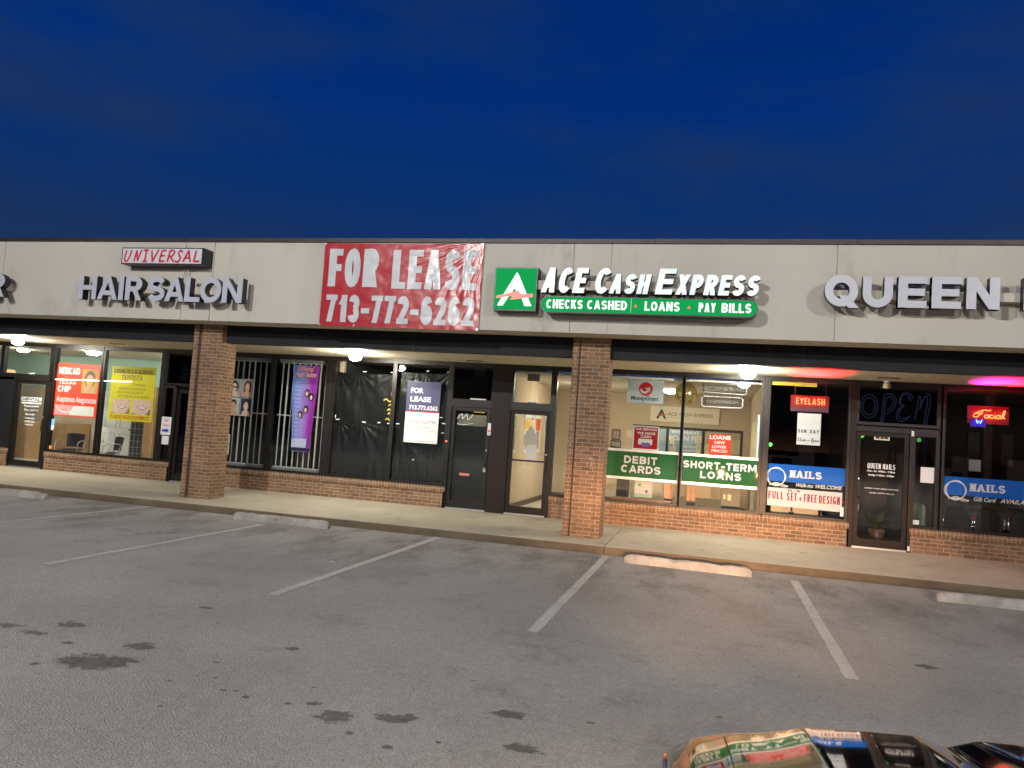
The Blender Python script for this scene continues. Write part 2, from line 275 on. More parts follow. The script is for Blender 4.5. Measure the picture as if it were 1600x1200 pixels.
# ------------------------------------------------------------------ lettering
def arc(cx, cz, rx, rz, a0, a1, n=12): return [(cx+rx*math.cos(R(a0+(a1-a0)*i/n)), cz+rz*math.sin(R(a0+(a1-a0)*i/n))) for i in range(n+1)]
bowl = lambda z0, z1, x=.5: [(0, z1), (x, z1)] + arc(x, (z0+z1)/2, 1-x, (z1-z0)/2, 90, -90, 10)[1:-1] + [(x, z0), (0, z0)]
SP = arc(.5, .75, .5, .25, 20, 270, 12) + arc(.5, .25, .5, .25, 90, -160, 12)[1:]
l_ = lambda *p: ('l', p); p_ = lambda *p: ('p', p); a_ = lambda pts: ('a', pts); c_ = lambda pts: ('c', pts)
GLY = {
 'A': (.95, [p_(0, 0, .5, 1), p_(1, 0, .5, 1), ('b', ((.24, .24), (.76, .24)))]), 'B': (.8, [l_((0, 0), (0, 1)), a_(bowl(.52, 1)), a_(bowl(0, .5))]),
 'C': (.85, [a_(arc(.5, .5, .5, .5, 42, 318, 18))]), 'D': (.85, [l_((0, 0), (0, 1)), a_(bowl(0, 1, .42))]),
 'E': (.65, [l_((0, 0), (0, 1)), l_((0, 1), (1, 1)), l_((0, .5), (.9, .5)), l_((0, 0), (1, 0))]), 'F': (.62, [l_((0, 0), (0, 1)), l_((0, 1), (1, 1)), l_((0, .5), (.88, .5))]),
 'G': (.9, [a_(arc(.5, .5, .5, .5, 42, 330, 18)), l_((.55, .42), (1, .42)), l_((1, .1), (1, .42))]), 'H': (.8, [l_((0, 0), (0, 1)), l_((1, 0), (1, 1)), ('b', ((0, .5), (1, .5)))]),
 'I': (0, [l_((0, 0), (0, 1))]), 'K': (.8, [l_((0, 0), (0, 1)), p_(.1, .42, .95, 1), p_(1, 0, .4, .6)]), 'L': (.62, [l_((0, 0), (0, 1)), l_((0, 0), (1, 0))]),
 'M': (1.15, [l_((0, 0), (0, 1)), l_((1, 0), (1, 1)), p_(.5, .1, .06, 1), p_(.5, .1, .94, 1)]), 'N': (.82, [l_((0, 0), (0, 1)), l_((1, 0), (1, 1)), p_(1, 0, 0, 1)]),
 'O': (.92, [c_(arc(.5, .5, .5, .5, 0, 360, 28)[:-1])]), 'P': (.75, [l_((0, 0), (0, 1)), a_(bowl(.45, 1))]), 'Q': (.95, [c_(arc(.5, .5, .5, .5, 0, 360, 28)[:-1]), p_(1.0, -.06, .6, .3)]),
 'R': (.82, [l_((0, 0), (0, 1)), a_(bowl(.47, 1)), p_(1, 0, .55, .47)]), 'S': (.78, [a_(SP)]), 'T': (.75, [l_((.5, 0), (.5, 1)), l_((0, 1), (1, 1))]),
 'U': (.82, [a_([(0, 1.12), (0, .4)] + arc(.5, .4, .5, .4, 180, 360, 14)[1:-1] + [(1, .4), (1, 1.12)])]), 'V': (.92, [p_(.5, 0, 0, 1), p_(.5, 0, 1, 1)]),
 'W': (1.3, [p_(.24, 0, 0, 1), p_(.24, 0, .5, 1), p_(.76, 0, .5, 1), p_(.76, 0, 1, 1)]), 'X': (.85, [p_(0, 0, 1, 1), p_(1, 0, 0, 1)]), 'Y': (.85, [l_((.5, 0), (.5, .45)), p_(.5, .4, 0, 1), p_(.5, .4, 1, 1)]),
 'Z': (.75, [l_((0, 1), (1, 1)), l_((0, 0), (1, 0)), p_(0, 0, 1, 1)]),
 '0': (.75, [c_(arc(.5, .5, .5, .5, 0, 360, 24)[:-1])]), '1': (.35, [l_((1, 0), (1, 1)), p_(0, .68, .95, .98)]), '2': (.72, [a_(arc(.5, .72, .5, .28, 170, -30, 12) + [(0, -.02)]), l_((0, 0), (1, 0))]),
 '3': (.72, [a_(arc(.48, .75, .47, .25, 165, -90, 12)), a_(arc(.48, .26, .52, .26, 90, -165, 12))]), '4': (.8, [l_((.75, 0), (.75, 1)), p_(0, .25, .7, 1), l_((0, .25), (1, .25))]),
 '5': (.72, [l_((.1, 1), (.95, 1)), l_((.08, .5), (.1, 1)), a_(arc(.45, .31, .55, .31, 130, -160, 12))]), '6': (.74, [c_(arc(.5, .3, .5, .3, 0, 360, 20)[:-1]), a_([(.02, .3)] + arc(.52, .52, .5, .48, 180, 40, 10))]),
 '7': (.7, [l_((0, 1), (1, 1)), p_(.22, 0, .97, 1)]), '8': (.74, [c_(arc(.5, .75, .46, .25, 0, 360, 18)[:-1]), c_(arc(.5, .26, .5, .26, 0, 360, 18)[:-1])]),
 '9': (.74, [c_(arc(.5, .7, .5, .3, 0, 360, 20)[:-1]), a_([(.98, .7)] + arc(.48, .48, .5, .48, 0, -140, 10))]), '-': (.32, [l_((0, .42), (1, .42))]), '+': (.7, [('b', ((0, .5), (1, .5))), l_((.5, 0), (.5, 1))]), '.': (0, [l_((0, -.06), (0, .0))]), ' ': (.3, []), '&': (.8, [c_(arc(.45, .78, .3, .22, 0, 360, 14)[:-1]), c_(arc(.42, .26, .42, .26, 0, 360, 16)[:-1]), p_(1, 0, .3, .6)]), '!': (0, [l_((0, .35), (0, 1)), l_((0, 0), (0, .04))]), '?': (.6, [a_(arc(.5, .75, .5, .25, 160, -80, 10) + [(.5, .3)]), l_((.5, 0), (.5, .04))]),
}
def thick(pts, w, closed):
    n = len(pts); L, Q = [], []
    for i in range(n):
        a = pts[(i-1) % n] if (closed or i) else pts[i]; b = pts[i]; c = pts[(i+1) % n] if (closed or i < n-1) else pts[i]
        d1 = Vector((b[0]-a[0], b[1]-a[1])); d2 = Vector((c[0]-b[0], c[1]-b[1]))
        if d1.length < 1e-7: d1 = d2.copy()
        if d2.length < 1e-7: d2 = d1.copy()
        d1.normalize(); d2.normalize(); t = d1+d2; t = t.normalized() if t.length > 1e-4 else d1
        nn = Vector((-t.y, t.x)); m = max(.45, nn.dot(Vector((-d1.y, d1.x)))); o = nn*(w/2/m)
        L.append((b[0]+o.x, b[1]+o.y)); Q.append((b[0]-o.x, b[1]-o.y))
    return L, Q
def glyph_pieces(ch, x0, w, z0, h, sw, sh=None, slant=0):
    """pieces (kind, outlines) of one letter in the box x0..x0+w, z0..z0+h with stroke sw"""
    sh = sh or sw
    X = lambda u: x0+sw/2+u*(w-sw); Z = lambda v: z0+sh/2+v*(h-sh)
    S = lambda q: [(x+slant*(z-z0), z) for x, z in q]
    out = []
    for kind, P in GLY[ch][1]:
        if kind == 'l' or kind == 'b':
            (a, b), (c, d) = P; A, B, E, F = X(a), Z(b), X(c), Z(d)
            if abs(F-B) > abs(E-A):
                q = [(A-sw/2, B-sh/2), (A+sw/2, B-sh/2), (E+sw/2, F+sh/2), (E-sw/2, F+sh/2)]
            else:
                e = sw/2 if kind == 'l' else 0; q = [(A-e, B-sh/2), (E+e, F-sh/2), (E+e, F+sh/2), (A-e, B+sh/2)]
            out.append(('poly', S(q)))
        elif kind == 'p':
            a, b, c, d = P; A, B, E, F = X(a), Z(b)-(sh/2 if b in (0, -.06) else 0), X(c), Z(d)+(sh/2 if d == 1 else 0)
            th = math.atan2(abs(F-B), abs(E-A)); hw = min(sw/2/max(.35, math.sin(th)), sw*.75)*.88
            out.append(('poly', S([(A-hw, B), (A+hw, B), (E+hw, F), (E-hw, F)])))
        else:
            pts = [(X(u), Z(v)) for u, v in P]
            L, Q = thick(pts, (sw+sh)/2, kind == 'c'); out.append(('ring' if kind == 'c' else 'rib', (S(L), S(Q))))
    return out
def draw_pieces(mb, pieces, y0, y1, k0=0):
    for k, (kind, g) in enumerate(pieces):
        d = (k+k0)*.0005
        if kind == 'poly': mb.prism(g, y0+d, y1+d)
        else: mb.strip(g[0], g[1], y0+d, y1+d, kind == 'ring')
def layout(s, x0, x1, z0, z1, sw, gap=None, sh=None, slant=0, space=None):
    n = len(s); W = x1-x0-abs(slant)*(z1-z0); gap = sw*.32 if gap is None else gap
    base = sum((sw if c != ' ' else 0) for c in s) + gap*(n-1); tot = sum((GLY[c][0] if c != ' ' or space is None else space) for c in s)
    k = (W-base)/max(tot, 1e-6); x = x0; out = []
    for c in s:
        w = (sw if c != ' ' else 0) + (GLY[c][0] if c != ' ' or space is None else space)*k
        if c != ' ': out.append((c, glyph_pieces(c, x, w, z0, z1-z0, sw, sh, slant)))
        x += w+gap
    return out
def stext(mb, s, x0, x1, z0, z1, sw, y, t=.002, **kw):
    for c, p in layout(s, x0, x1, z0, z1, sw, **kw): draw_pieces(mb, p, y-t, y)
    return mb
def btext(mb, s, x0, x1, z0, z1, y, bold=0., shear=0., t=.001, rot=0):
    """ordinary lettering fitted to a box on a wall plane"""
    c = bpy.data.curves.new('t', 'FONT'); c.body = s; c.size = 1; c.offset = bold; c.shear = shear; c.extrude = .5; c.resolution_u = 4
    o = bpy.data.objects.new('t', c); COL.objects.link(o); bpy.context.view_layer.update()
    me = bpy.data.meshes.new_from_object(o.evaluated_get(bpy.context.evaluated_depsgraph_get()))
    bpy.data.objects.remove(o); bpy.data.curves.remove(c)
    xs = [v.co.x for v in me.vertices]; zs = [v.co.y for v in me.vertices]; a, b, d, f = min(xs), max(xs), min(zs), max(zs)
    for v in me.vertices:
        X = x0+(v.co.x-a)/(b-a)*(x1-x0); Z = z0+(v.co.y-d)/(f-d)*(z1-z0); Y = y-t if v.co.z > 0 else y
        v.co = (X, Y, Z)
    return mb.add(me)
def spline(pts, n=6, closed=False):
    P = [Vector(p) for p in pts]; m = len(P); out = []
    for i in range(m if closed else m-1):
        a, b, c, d = (P[(i-1) % m], P[i], P[(i+1) % m], P[(i+2) % m]) if closed else (P[max(i-1, 0)], P[i], P[i+1], P[min(i+2, m-1)])
        for k in range(n):
            t = k/n; out.append(tuple(.5*((2*b) + (c-a)*t + (2*a-5*b+4*c-d)*t*t + (3*b-a-3*c+d)*t**3)))
    if not closed: out.append(tuple(P[-1]))
    return out
def brush(mb, pts, x0, z0, w, h, r, y, t=.002, smooth=True):
    q = [(x0+a*w, z0+b*h) for a, b in (spline(pts, 5) if smooth else pts)]
    L, Q = thick(q, r, False); mb.strip(L, Q, y-t, y); return mb

# ================================================================== ground
GZ = -.173
ground = MB(); ground.quad((-160, -160, GZ), (160, -160, GZ), (160, 60, GZ), (-160, 60, GZ))
lot = ground.build('parking_lot', ASPH, kind='structure')
def line(x0, y0, x1, y1, w=.1):
    """painted stripe: worn edges, a sheet 4 mm above the asphalt"""
    m = MB(); n = 40; d = Vector((x1-x0, y1-y0)); q = Vector((-d.y, d.x)).normalized(); L = []
    for i in range(n+1):
        t = i/n; p = Vector((x0, y0))+d*t
        a = w/2*(1+.16*noise.noise((p.y*5, p.x, 3))); b = w/2*(1+.16*noise.noise((p.y*5, p.x, 8)))
        L.append((p+q*a, p-q*b))
    for (a, b), (c, e) in zip(L, L[1:]): m.quad((*a, GZ+.004), (*b, GZ+.004), (*e, GZ+.004), (*c, GZ+.004))
    return m.build('parking_line', PAINT, lot)
line(-10.08, -2.95, -10.2, -8.1); line(-7.3, -3.6, -7.24, -8.05); line(-4.40, -2.92, -4.36, -8.06, .11); line(-1.585, -3.02, -1.575, -8.14, .11)
line(1.15, -3.47, 1.17, -8.27, .115); line(3.93, -3.6, 3.95, -8.3, .11)
def blot(x, y, rx, ry, seed, n=36, rough=.45):
    m = MB(); pts = []
    for i in range(n):
        a = 2*math.pi*i/n; k = 1+rough*noise.noise((math.cos(a)*1.3+seed*7.1, math.sin(a)*1.3, seed))+.25*noise.noise((math.cos(a)*4+seed*3, math.sin(a)*4, seed*2.))
        pts.append((x+rx*k*math.cos(a), y+ry*k*math.sin(a), GZ+.003+.0001*(seed % 7)))
    m.quad(*pts); return m.build('oil_stain', OIL, lot)
for i, s in enumerate([(-4.24, -10.55, .22, .15), (-4.10, -10.46, .12, .10), (-4.4, -10.62, .12, .06), (-4.24, -10.16, .13, .09), (-5.13, -9.86, .11, .08), (-5.14, -10.2, .10, .06), (-5.5, -10.13, .11, .07),
    (-2.19, -10.8, .10, .11), (-1.88, -10.66, .10, .07), (-1.80, -10.62, .05, .06), (-1.23, -10.28, .11, .10), (-1.0, -10.77, .14, .06), (-3.21, -9.64, .06, .05), (-2.45, -10.65, .05, .04), (-1.74, -11.08, .035, .03),
    (-2.9, -10.74, .03, .025), (-2.03, -10.98, .03, .025), (-3.03, -10.66, .025, .02), (-3.1, -10.68, .02, .02), (-4.58, -8.86, .07, .035), (1.89, -7.51, .09, .06), (-2.6, -10.72, .025, .02), (-3.3, -10.5, .02, .015), (-3.5, -10.2, .03, .015), (-1.5, -10.9, .02, .02), (-.7, -10.2, .03, .02), (.1, -9.7, .025, .02), (-4.75, -10.3, .06, .03), (-4.55, -10.8, .05, .025)]):
    blot(s[0], s[1], s[2]*1.25, s[3]*1.25, i+1, 48, .9)
for i in range(46): blot(random.uniform(-6, 1.5), random.uniform(-11.6, -7.5), random.uniform(.008, .028), random.uniform(.006, .018), 40+i, 12)
# sidewalk: slopes 5 cm from the shop fronts to the kerb
sw = MB(); YC = -2.86
for a, b in ((-40, -1.66), (-1.645, 20)):
    sw.prism([(0, 0)], 0, 0) if 0 else None
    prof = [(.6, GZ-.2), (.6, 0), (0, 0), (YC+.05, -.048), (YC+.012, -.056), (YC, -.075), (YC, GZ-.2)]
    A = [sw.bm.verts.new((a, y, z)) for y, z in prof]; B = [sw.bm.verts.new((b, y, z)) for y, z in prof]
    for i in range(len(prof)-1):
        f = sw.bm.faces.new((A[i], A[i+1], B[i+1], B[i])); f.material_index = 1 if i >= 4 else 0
    sw.bm.faces.new(A); sw.bm.faces.new(B[::-1])
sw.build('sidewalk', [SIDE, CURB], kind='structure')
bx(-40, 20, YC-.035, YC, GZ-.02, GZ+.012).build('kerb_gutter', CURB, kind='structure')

# ================================================================== wheel stops
def stop_mesh(seed, chip):
    L, H, D = 1.83, .125, .15; m = MB(); nx, K8 = 46, 8
    prof = [(-D/2, 0), (-D/2+.012, H*.55), (-D/2+.03, H-.008), (-D/2+.045, H), (D/2-.045, H), (D/2-.03, H-.008), (D/2-.012, H*.55), (D/2, 0)]
    rows = []
    for i in range(nx+1):
        t = i/nx; x = -L/2+L*t; e = min(t, 1-t)*L; k = 1 if e > .07 else .62+.38*math.sqrt(max(0, e/.07))
        row = []
        for y, z in prof:
            nn = noise.noise((x*9+seed*5, y*20, z*20)); c = .010*nn + (-.02*max(0, noise.noise((x*3.1+seed*9, y*4, 2.))-.18)*chip if z > H*.4 else 0)
            row.append(m.bm.verts.new((x, y*k+(c if y < 0 else -c)*.6, max(0, z*k+c*(z > .03)))))
        rows.append(row)
    for A, B in zip(rows, rows[1:]):
        for j in range(len(prof)-1): m.bm.faces.new((A[j], A[j+1], B[j+1], B[j]))
    m.bm.faces.new(rows[0]); m.bm.faces.new(rows[-1][::-1])
    return m
for i, (x, y, rz, lab, chip) in enumerate([(-12.87, -3.42, 0, 'grey concrete wheel stop left of the first brick pillar, cut by the left frame edge', 3), (-7.14, -3.30, 0, 'pale concrete wheel stop between the two brick pillars, with a broken right end', 6),
        (-.345, -3.47, -2.5, 'tan headlight-lit concrete wheel stop in front of the green banner windows', 4), (3.81, -3.80, 0, 'pale concrete wheel stop in front of the nail salon window at far right', 3)]):
    m = stop_mesh(i+1, chip); o = m.build('wheel_stop', STOP, None, lab, 'wheel stop', 'wheel stops along the kerb'); o.location = (x, y, GZ); o.rotation_euler = (0, 0, R(rz))
bits = MB()
for i in range(60):
    x, y, s = random.uniform(-9, 3), random.uniform(-11.5, -3), random.uniform(.002, .006); bits.box(x-s, x+s, y-s, y+s*.7, GZ, GZ+s*.8)
for x, y, s in ((-6.74, -4.21, .03), (-4.75, -6.0, .035), (-6.6, -4.1, .015)): bits.box(x-s, x+s*1.3, y-s*.6, y+s*.6, GZ, GZ+.012)
bits.build('gravel_bits', PAP if 0 else mat('pale_gravel', (.26, .25, .23), .9, var=.4), None, 'scattered pale gravel bits on the asphalt', 'gravel', kind='stuff')

# ================================================================== the strip building
YF = -2.70
mall = root('strip_mall', (-6, 0, 0), 'single-storey strip mall with stucco fascia over brick-based shop fronts', 'building')
# fascia: stucco panels with open joints, hung in front of the pillars
m = MB(); js = [-30, -22, -14.33, -10.0, -9.365, -2.46, -1.83, 1.635, 9.2, 15]
for a, b in zip(js, js[1:]): m.box(a+.006, b-.006, YF, YF+.08, 3.36, 4.86)
m.mi = 1; m.box(-30, 15, YF+.02, YF+.3, 3.362, 4.84); m.box(-30, 15, YF+.08, -2.13, 3.36-.004, 3.42)
m.build('fascia', [STUC, TRIM], mall)
m = MB(); x = -30
while x < 15:
    w = random.uniform(2.6, 3.2); a, b = random.uniform(-.005, .005), random.uniform(-.004, .004); m.box(x, min(15, x+w)-.006, YF-.04+b, YF+.45, 4.86, 4.933+a); x += w
m.mi = 1; m.box(-30, 15, YF-.02, YF+.44, 4.861, 4.90); m.build('roof_coping', [COPE, INK], mall)
bx(-30, 15, YF+.3, 8, 4.5, 4.7).build('roof', mat('roof_felt', (.03, .03, .03), .9), mall)
m = MB(); m.box(-30, 15, -2.0, -1.82, 3.02, 3.6)
for x in (1.28, -5.5, -13.2): m.mi = 1; m.box(x, x+.012, -2.003, -1.99, 3.04, 3.5); m.mi = 0
m.build('canopy_beam', [BEAM, INK], mall)
bx(-30, 15, -2.13, -1.9, 3.6, 3.68).build('canopy_deck', BEAM, mall)
bx(-30, 15, -1.82, .06, 3.02, 3.07).build('soffit', SOFF, mall)
for x, y in ((-13.07, -.8), (-4.75, -.55), (2.78, -.8)): bx(x-.17, x+.17, y-.05, y+.05, 3.008, 3.02).build('soffit_vent', mat('vent_dark', (.06, .045, .03), .8), mall)
bx(-30, 15, -.06, .2, 3.07, 4.5).build('front_wall', STUC, mall)
for x0, gw in ((-10.07, .07), (-2.48, .026), (5.13, .03), (-17.68, .05)):
    m = MB(); m.box(x0, x0+.11, -2.15, -1.65, -.06, 3.357); m.box(x0+.11+gw, x0+.635, -2.15, -1.65, -.06, 3.357); m.mi = 1; m.box(x0+.11, x0+.11+gw, -2.115, -1.69, -.06, 3.35)
    if gw < .05: m.mi = 2; m.box(x0+.52, x0+.526, -2.1515, -2.14, -.05, 1.35)
    m.build('brick_pillar', [BRK, mat('brown_joint', (.045, .02, .014), .6), INK], mall)
for k, (x, z, a, b) in enumerate(((-2.06, 1.30, .035, .03), (-2.04, 1.20, .02, .035), (-2.10, 1.06, .012, .018), (-2.05, 1.12, .01, .012))):
    m = MB(); m.prism([(x+a*math.cos(t*.5236)*(1+.5*noise.noise((t*1.7, k, 3))), z+b*math.sin(t*.5236)*(1+.5*noise.noise((t*1.3, k, 9)))) for t in range(12)], -2.1525, -2.149); m.build('paint_smudge', mat('faded_smudge', (.34, .27, .24), .9, var=.5, vs=40), mall)
SILL, HEAD = .445, 2.93
def sill_wall(x0, x1):
    m = MB(); m.box(x0, x1, -.06, .10, -.06, SILL-.115); m.mi = 1; m.box(x0-.004, x1+.004, -.082, .10, SILL-.115, SILL-.012); m.build('sill_wall', [BRK, BRU], mall)
for a, b in ((-24, -16.6), (-15.5, -12.02), (-11.0, -5.36), (-3.17, .84), (.86, 2.36), (3.36, 15)): sill_wall(a, b)
for a, b in ((-.71, -.64), (.76, .9)): bx(a, b, -.075, -.05, -.05, .33).build('brick_pier', BRK, mall)
def window(x0, x1, z0=SILL, z1=HEAD, g=GL, bar=.045, fr=BRZ, top=True):
    m = MB(); m.box(x0-bar, x0, -.055, .055, z0-.012, z1+.09); m.box(x1, x1+bar, -.055, .055, z0-.012, z1+.09); m.box(x0, x1, -.055, .055, z0-.012, z0+.04); m.box(x0, x1, -.055, .055, z1, z1+.09)
    f = m.build('storefront_window', fr, mall)
    bx(x0, x1, -.004, .004, z0+.04, z1).build('glass_pane', g, f); return f
def door(x0, x1, z0=.03, z1=2.1, g=GL, hx=None, fr=BRZ, kick=.09, lab=None):
    s = .075; m = MB(); m.box(x0, x0+s, -.03, .025, z0, z1); m.box(x1-s, x1, -.03, .025, z0, z1); m.box(x0+s, x1-s, -.03, .025, z0, z0+kick+.05); m.box(x0+s, x1-s, -.03, .025, z1-.08, z1)
    d = m.build('entrance_door', fr, mall)
    if lab: d['label'] = lab
    bx(x0+s, x1-s, -.004, .004, z0+kick+.05, z1-.08).build('glass_pane', g, d)
    hx = x1-.05 if hx is None else hx
    m = MB(); m.tube([(hx, -.03, 1.16), (hx, -.075, 1.16), (hx, -.08, 1.13), (hx, -.08, .93), (hx, -.075, .90), (hx, -.03, .90)], .011)
    m.build('pull_handle', mat('dark_handle', (.05, .05, .05), .3, .8), d)
    m = MB(); m.lathe([(.016, 0), (.02, -.01), (.012, -.014)], (hx, -.03, 1.24), 12, 'y'); m.build('lock', ALU, d)
    bx(x0-.02, x1+.02, -.05, .06, -.02, .03).build('threshold', ALU, d)
    return d
def frame(x0, x1, z0, z1, name='door_frame', fr=BRZ, y0=-.06, y1=.06): return bx(x0, x1, y0, y1, z0, z1).build(name, fr, mall)
# --- dental clinic
window(-24, -17.1); 
frame(-17.05, -16.62, SILL, 2.16, 'blind_panel', mat('black_panel', (.014, .014, .015), .25)); window(-17.0, -15.62, 2.22, HEAD)
frame(-17.05, -15.56, 2.1, 2.21); frame(-16.62, -16.56, 0, 2.1); frame(-15.6, -15.5, 0, 2.1)
dd = door(-16.55, -15.62, g=GL)
window(-15.44, -14.14); window(-14.03, -12.47)
# --- hair salon
frame(-12.42, -12.33, SILL, 3.02); window(-12.28, -12.08, SILL, 2.12, GLD); window(-12.28, -11.1, 2.2, HEAD, GLD); frame(-12.06, -11.98, 0, 2.15)
ds = door(-11.96, -11.1, g=GLD)
window(-11.0, -9.62, g=GL); window(-9.53, -8.25, g=GL); frame(-8.205, -8.08, SILL, 3.02)
# --- vacant unit
window(-8.03, -6.70); window(-6.61, -5.45); frame(-5.40, -5.34, 0, 3.02); window(-5.33, -4.50, 2.22, HEAD, GLD); frame(-5.34, -4.48, 2.1, 2.21)
da = door(-5.33, -4.50, hx=-4.54, g=GL)
frame(-4.48, -4.08, 0, 3.02, 'wide_mullion', BRZ2, -.07)
# --- cash shop
dc = door(-4.07, -3.25, hx=-3.29, fr=BRZ2); window(-4.04, -3.27, 2.22, HEAD); frame(-4.08, -3.24, 2.1, 2.21)
bx(-3.99, -3.33, -.02, .02, 1.075, 1.11).build('push_bar', BRZ, dc)
frame(-3.245, -3.195, 0, 3.02); window(-3.15, -2.62); window(-2.53, -.70); window(-.64, .76)
# --- nail salon
window(.92, 2.28); frame(2.33, 2.42, 0, 3.02, fr=BRZ2); frame(.81, .875, SILL, 3.02)
dq = door(2.43, 3.31, hx=2.50, fr=BRZ2); frame(2.42, 3.80, 2.1, 2.19); frame(3.32, 3.37, 0, 2.1); window(3.41, 3.74, SILL, 2.06); window(2.46, 3.74, 2.23, HEAD, GLD)
frame(3.785, 3.80, SILL, 3.02); window(3.88, 6.4); window(6.5, 9)
m = MB(); m.box(-24.1, 9.1, -.058, .062, 3.0, 3.055); m.build('head_frame', BRZ, mall)
# interiors: party walls, back walls, floors, ceilings
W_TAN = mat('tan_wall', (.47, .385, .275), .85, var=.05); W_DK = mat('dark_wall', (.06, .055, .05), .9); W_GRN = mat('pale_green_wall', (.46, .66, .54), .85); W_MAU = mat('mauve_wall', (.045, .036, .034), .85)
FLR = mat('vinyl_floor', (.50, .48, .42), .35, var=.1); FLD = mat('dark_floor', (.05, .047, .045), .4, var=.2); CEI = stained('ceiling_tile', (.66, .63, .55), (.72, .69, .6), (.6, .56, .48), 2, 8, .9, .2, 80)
def shop(x0, x1, yb, wall, floor, ceil, zc=2.96, gap=.0):
    bx(x0+.06, x1-.06, .1, yb, -.03, .012).build('interior_floor', floor, mall); bx(x0+.06, x1-.06, .1, yb, zc, zc+.04).build('interior_ceiling', ceil, mall)
    bx(x0+.05, x1-.05, yb, yb+.1, 0, 3.2).build('back_wall', wall, mall)
    bx(x0, x0+.06, .1, yb, 0, 3.2).build('party_wall', wall, mall); bx(x1-.06, x1, .1, yb, 0, 3.2).build('party_wall', wall, mall)
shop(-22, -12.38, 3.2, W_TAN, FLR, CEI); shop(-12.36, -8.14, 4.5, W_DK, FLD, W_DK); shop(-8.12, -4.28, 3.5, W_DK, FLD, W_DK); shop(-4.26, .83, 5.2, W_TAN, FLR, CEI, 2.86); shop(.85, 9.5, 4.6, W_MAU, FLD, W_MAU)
m = MB(); m.box(-4.2, -4.17, .12, 5.2, 0, .12); m.box(-4.2, .77, 5.17, 5.2, 0, .12); m.build('skirting', mat('skirting_brown', (.08, .06, .045), .7), mall)

# ================================================================== canopy lamps
def lamp(x, lab):
    y = -1.15; r = root('ceiling_lamp', (x, y, 3.02), lab, 'lamp', 'lamps under the canopy soffit')
    m = MB(); m.lathe([(.03, 0), (.085, 0), (.085, -.02), (.06, -.035), (.06, -.05)], (x, y, 3.02), 20); m.build('lamp_base', WHT, r)
    m = MB(); m.lathe([(.065, -.05), (.12, -.075), (.125, -.10), (.09, -.14), (.03, -.165)], (x, y, 3.02), 20)
    m.build('glass_globe', mat('lamp_globe', (.9, .9, .85), .3, emit=(1, .94, .80), es=640), r); return r
lamp(-15.45, 'glowing soffit lamp at the far left, above the dental clinic door'); lamp(-7.06, 'glowing soffit lamp above the black plastic covered window'); lamp(.46, 'glowing soffit lamp above the short-term loans window')
for x in (8, -23): pass

# ================================================================== parking lot lamp posts behind the viewpoint
def post(x, y, z, P, col, lab):
    r = root('lamp_post', (x, y, GZ), lab, 'street lamp', 'parking lot lamp posts')
    m = MB(); m.tube([(x, y, GZ), (x, y, z+.1)], [.11, .06], 12); m.build('pole', BRZ, r)
    m = MB(); m.box(x-.3, x+.3, y-.2, y+.2, GZ, GZ+.6); m.build('concrete_base', STOP, r)
    m = MB(); m.box(x-.9, x+.9, y-.05, y+.05, z+.1, z+.16); m.box(x-.95, x-.35, y-.18, y+.18, z+.02, z+.16); m.box(x+.35, x+.95, y-.18, y+.18, z+.02, z+.16); m.build('lamp_head', BRZ, r)
    for a in (x-.9, x+.4): bx(a, a+.5, y-.14, y+.14, z, z+.02).build('lamp_lens', mat('lens_glow_%s' % ('cool' if col[2] > .8 else 'warm'), (.9, .9, .9), .3, emit=col, es=40), r)
    ld = bpy.data.lights.new('lamp_light', 'POINT'); ld.energy = P; ld.color = col; ld.shadow_soft_size = .12
    lo = bpy.data.objects.new('lamp_light', ld); link(lo, r); lo.location = (0, .3, z-.12-GZ)
post(-9.2, -23, 9.4, 11500, (1, .97, .91), 'tall lamp post with two heads standing in the lot on the left')
post(13, -21, 9.0, 6500, (1, .92, .82), 'tall lamp post with two heads standing in the lot on the right')
post(2.5, -41, 10.5, 13000, (1, .96, .90), 'added fill lamp post with two heads farther back across the lot')  # third post added as soft fill to lift the shadows

# ================================================================== fascia signs
GRN_LIT = mat('lit_green_face', (.002, .13, .035), .7, spec=.08, emit=(.0, .36, .075), es=.62, var=.12, vs=6); WHT_LIT = mat('lit_white_face', (.75, .78, .78), .35, emit=lin('#dfeeee'), es=.38, var=.1, vs=5)
ACE_FACE = mat('pale_lit_letter', (.60, .68, .68), .35, var=.3, vs=3, emit=lin('#c4dcdc'), es=.36); RED_LIT = mat('lit_red_face', lin('#e0301c'), .35, emit=lin('#f03018'), es=.7)
def channel_letter(ch, pieces, yf, depth, parent, face, ret=BLK):
    m = MB(); draw_pieces(m, pieces, yf+.008, yf+depth); o = m.build('letter', ret, parent)
    m = MB(); draw_pieces(m, pieces, yf, yf+.0079); m.build('letter_face', face, o); return o
WALL = YF
def raceway(r, x0, x1, z0, z1, yf, y1=WALL, name='raceway'):
    bx(x0, x1, yf, y1, z0, z1).build(name, mat('raceway_tan', (.40, .37, .31), .6), r)
# HAIR SALON
yf = WALL-.34
r = root('letter_sign', (-10.3, WALL, 3.65), 'white block channel letters reading HAIR SALON with black sides', 'sign')
raceway(r, -11.9, -8.75, 3.82, 3.96, yf+.145)
kw = dict(sh=.088)
for ch, x0, x1 in (('H', -12.08, -11.665), ('A', -11.64, -11.175), ('I', -11.15, -11.045), ('R', -11.0, -10.63), ('S', -10.50, -10.115), ('A', -10.12, -9.695), ('L', -9.685, -9.355), ('O', -9.36, -8.905), ('N', -8.885, -8.47)):
    channel_letter(ch, glyph_pieces(ch, x0, x1-x0, 3.655, .455, .105 if ch != 'I' else x1-x0, .09), yf, .145, r, WHTE)
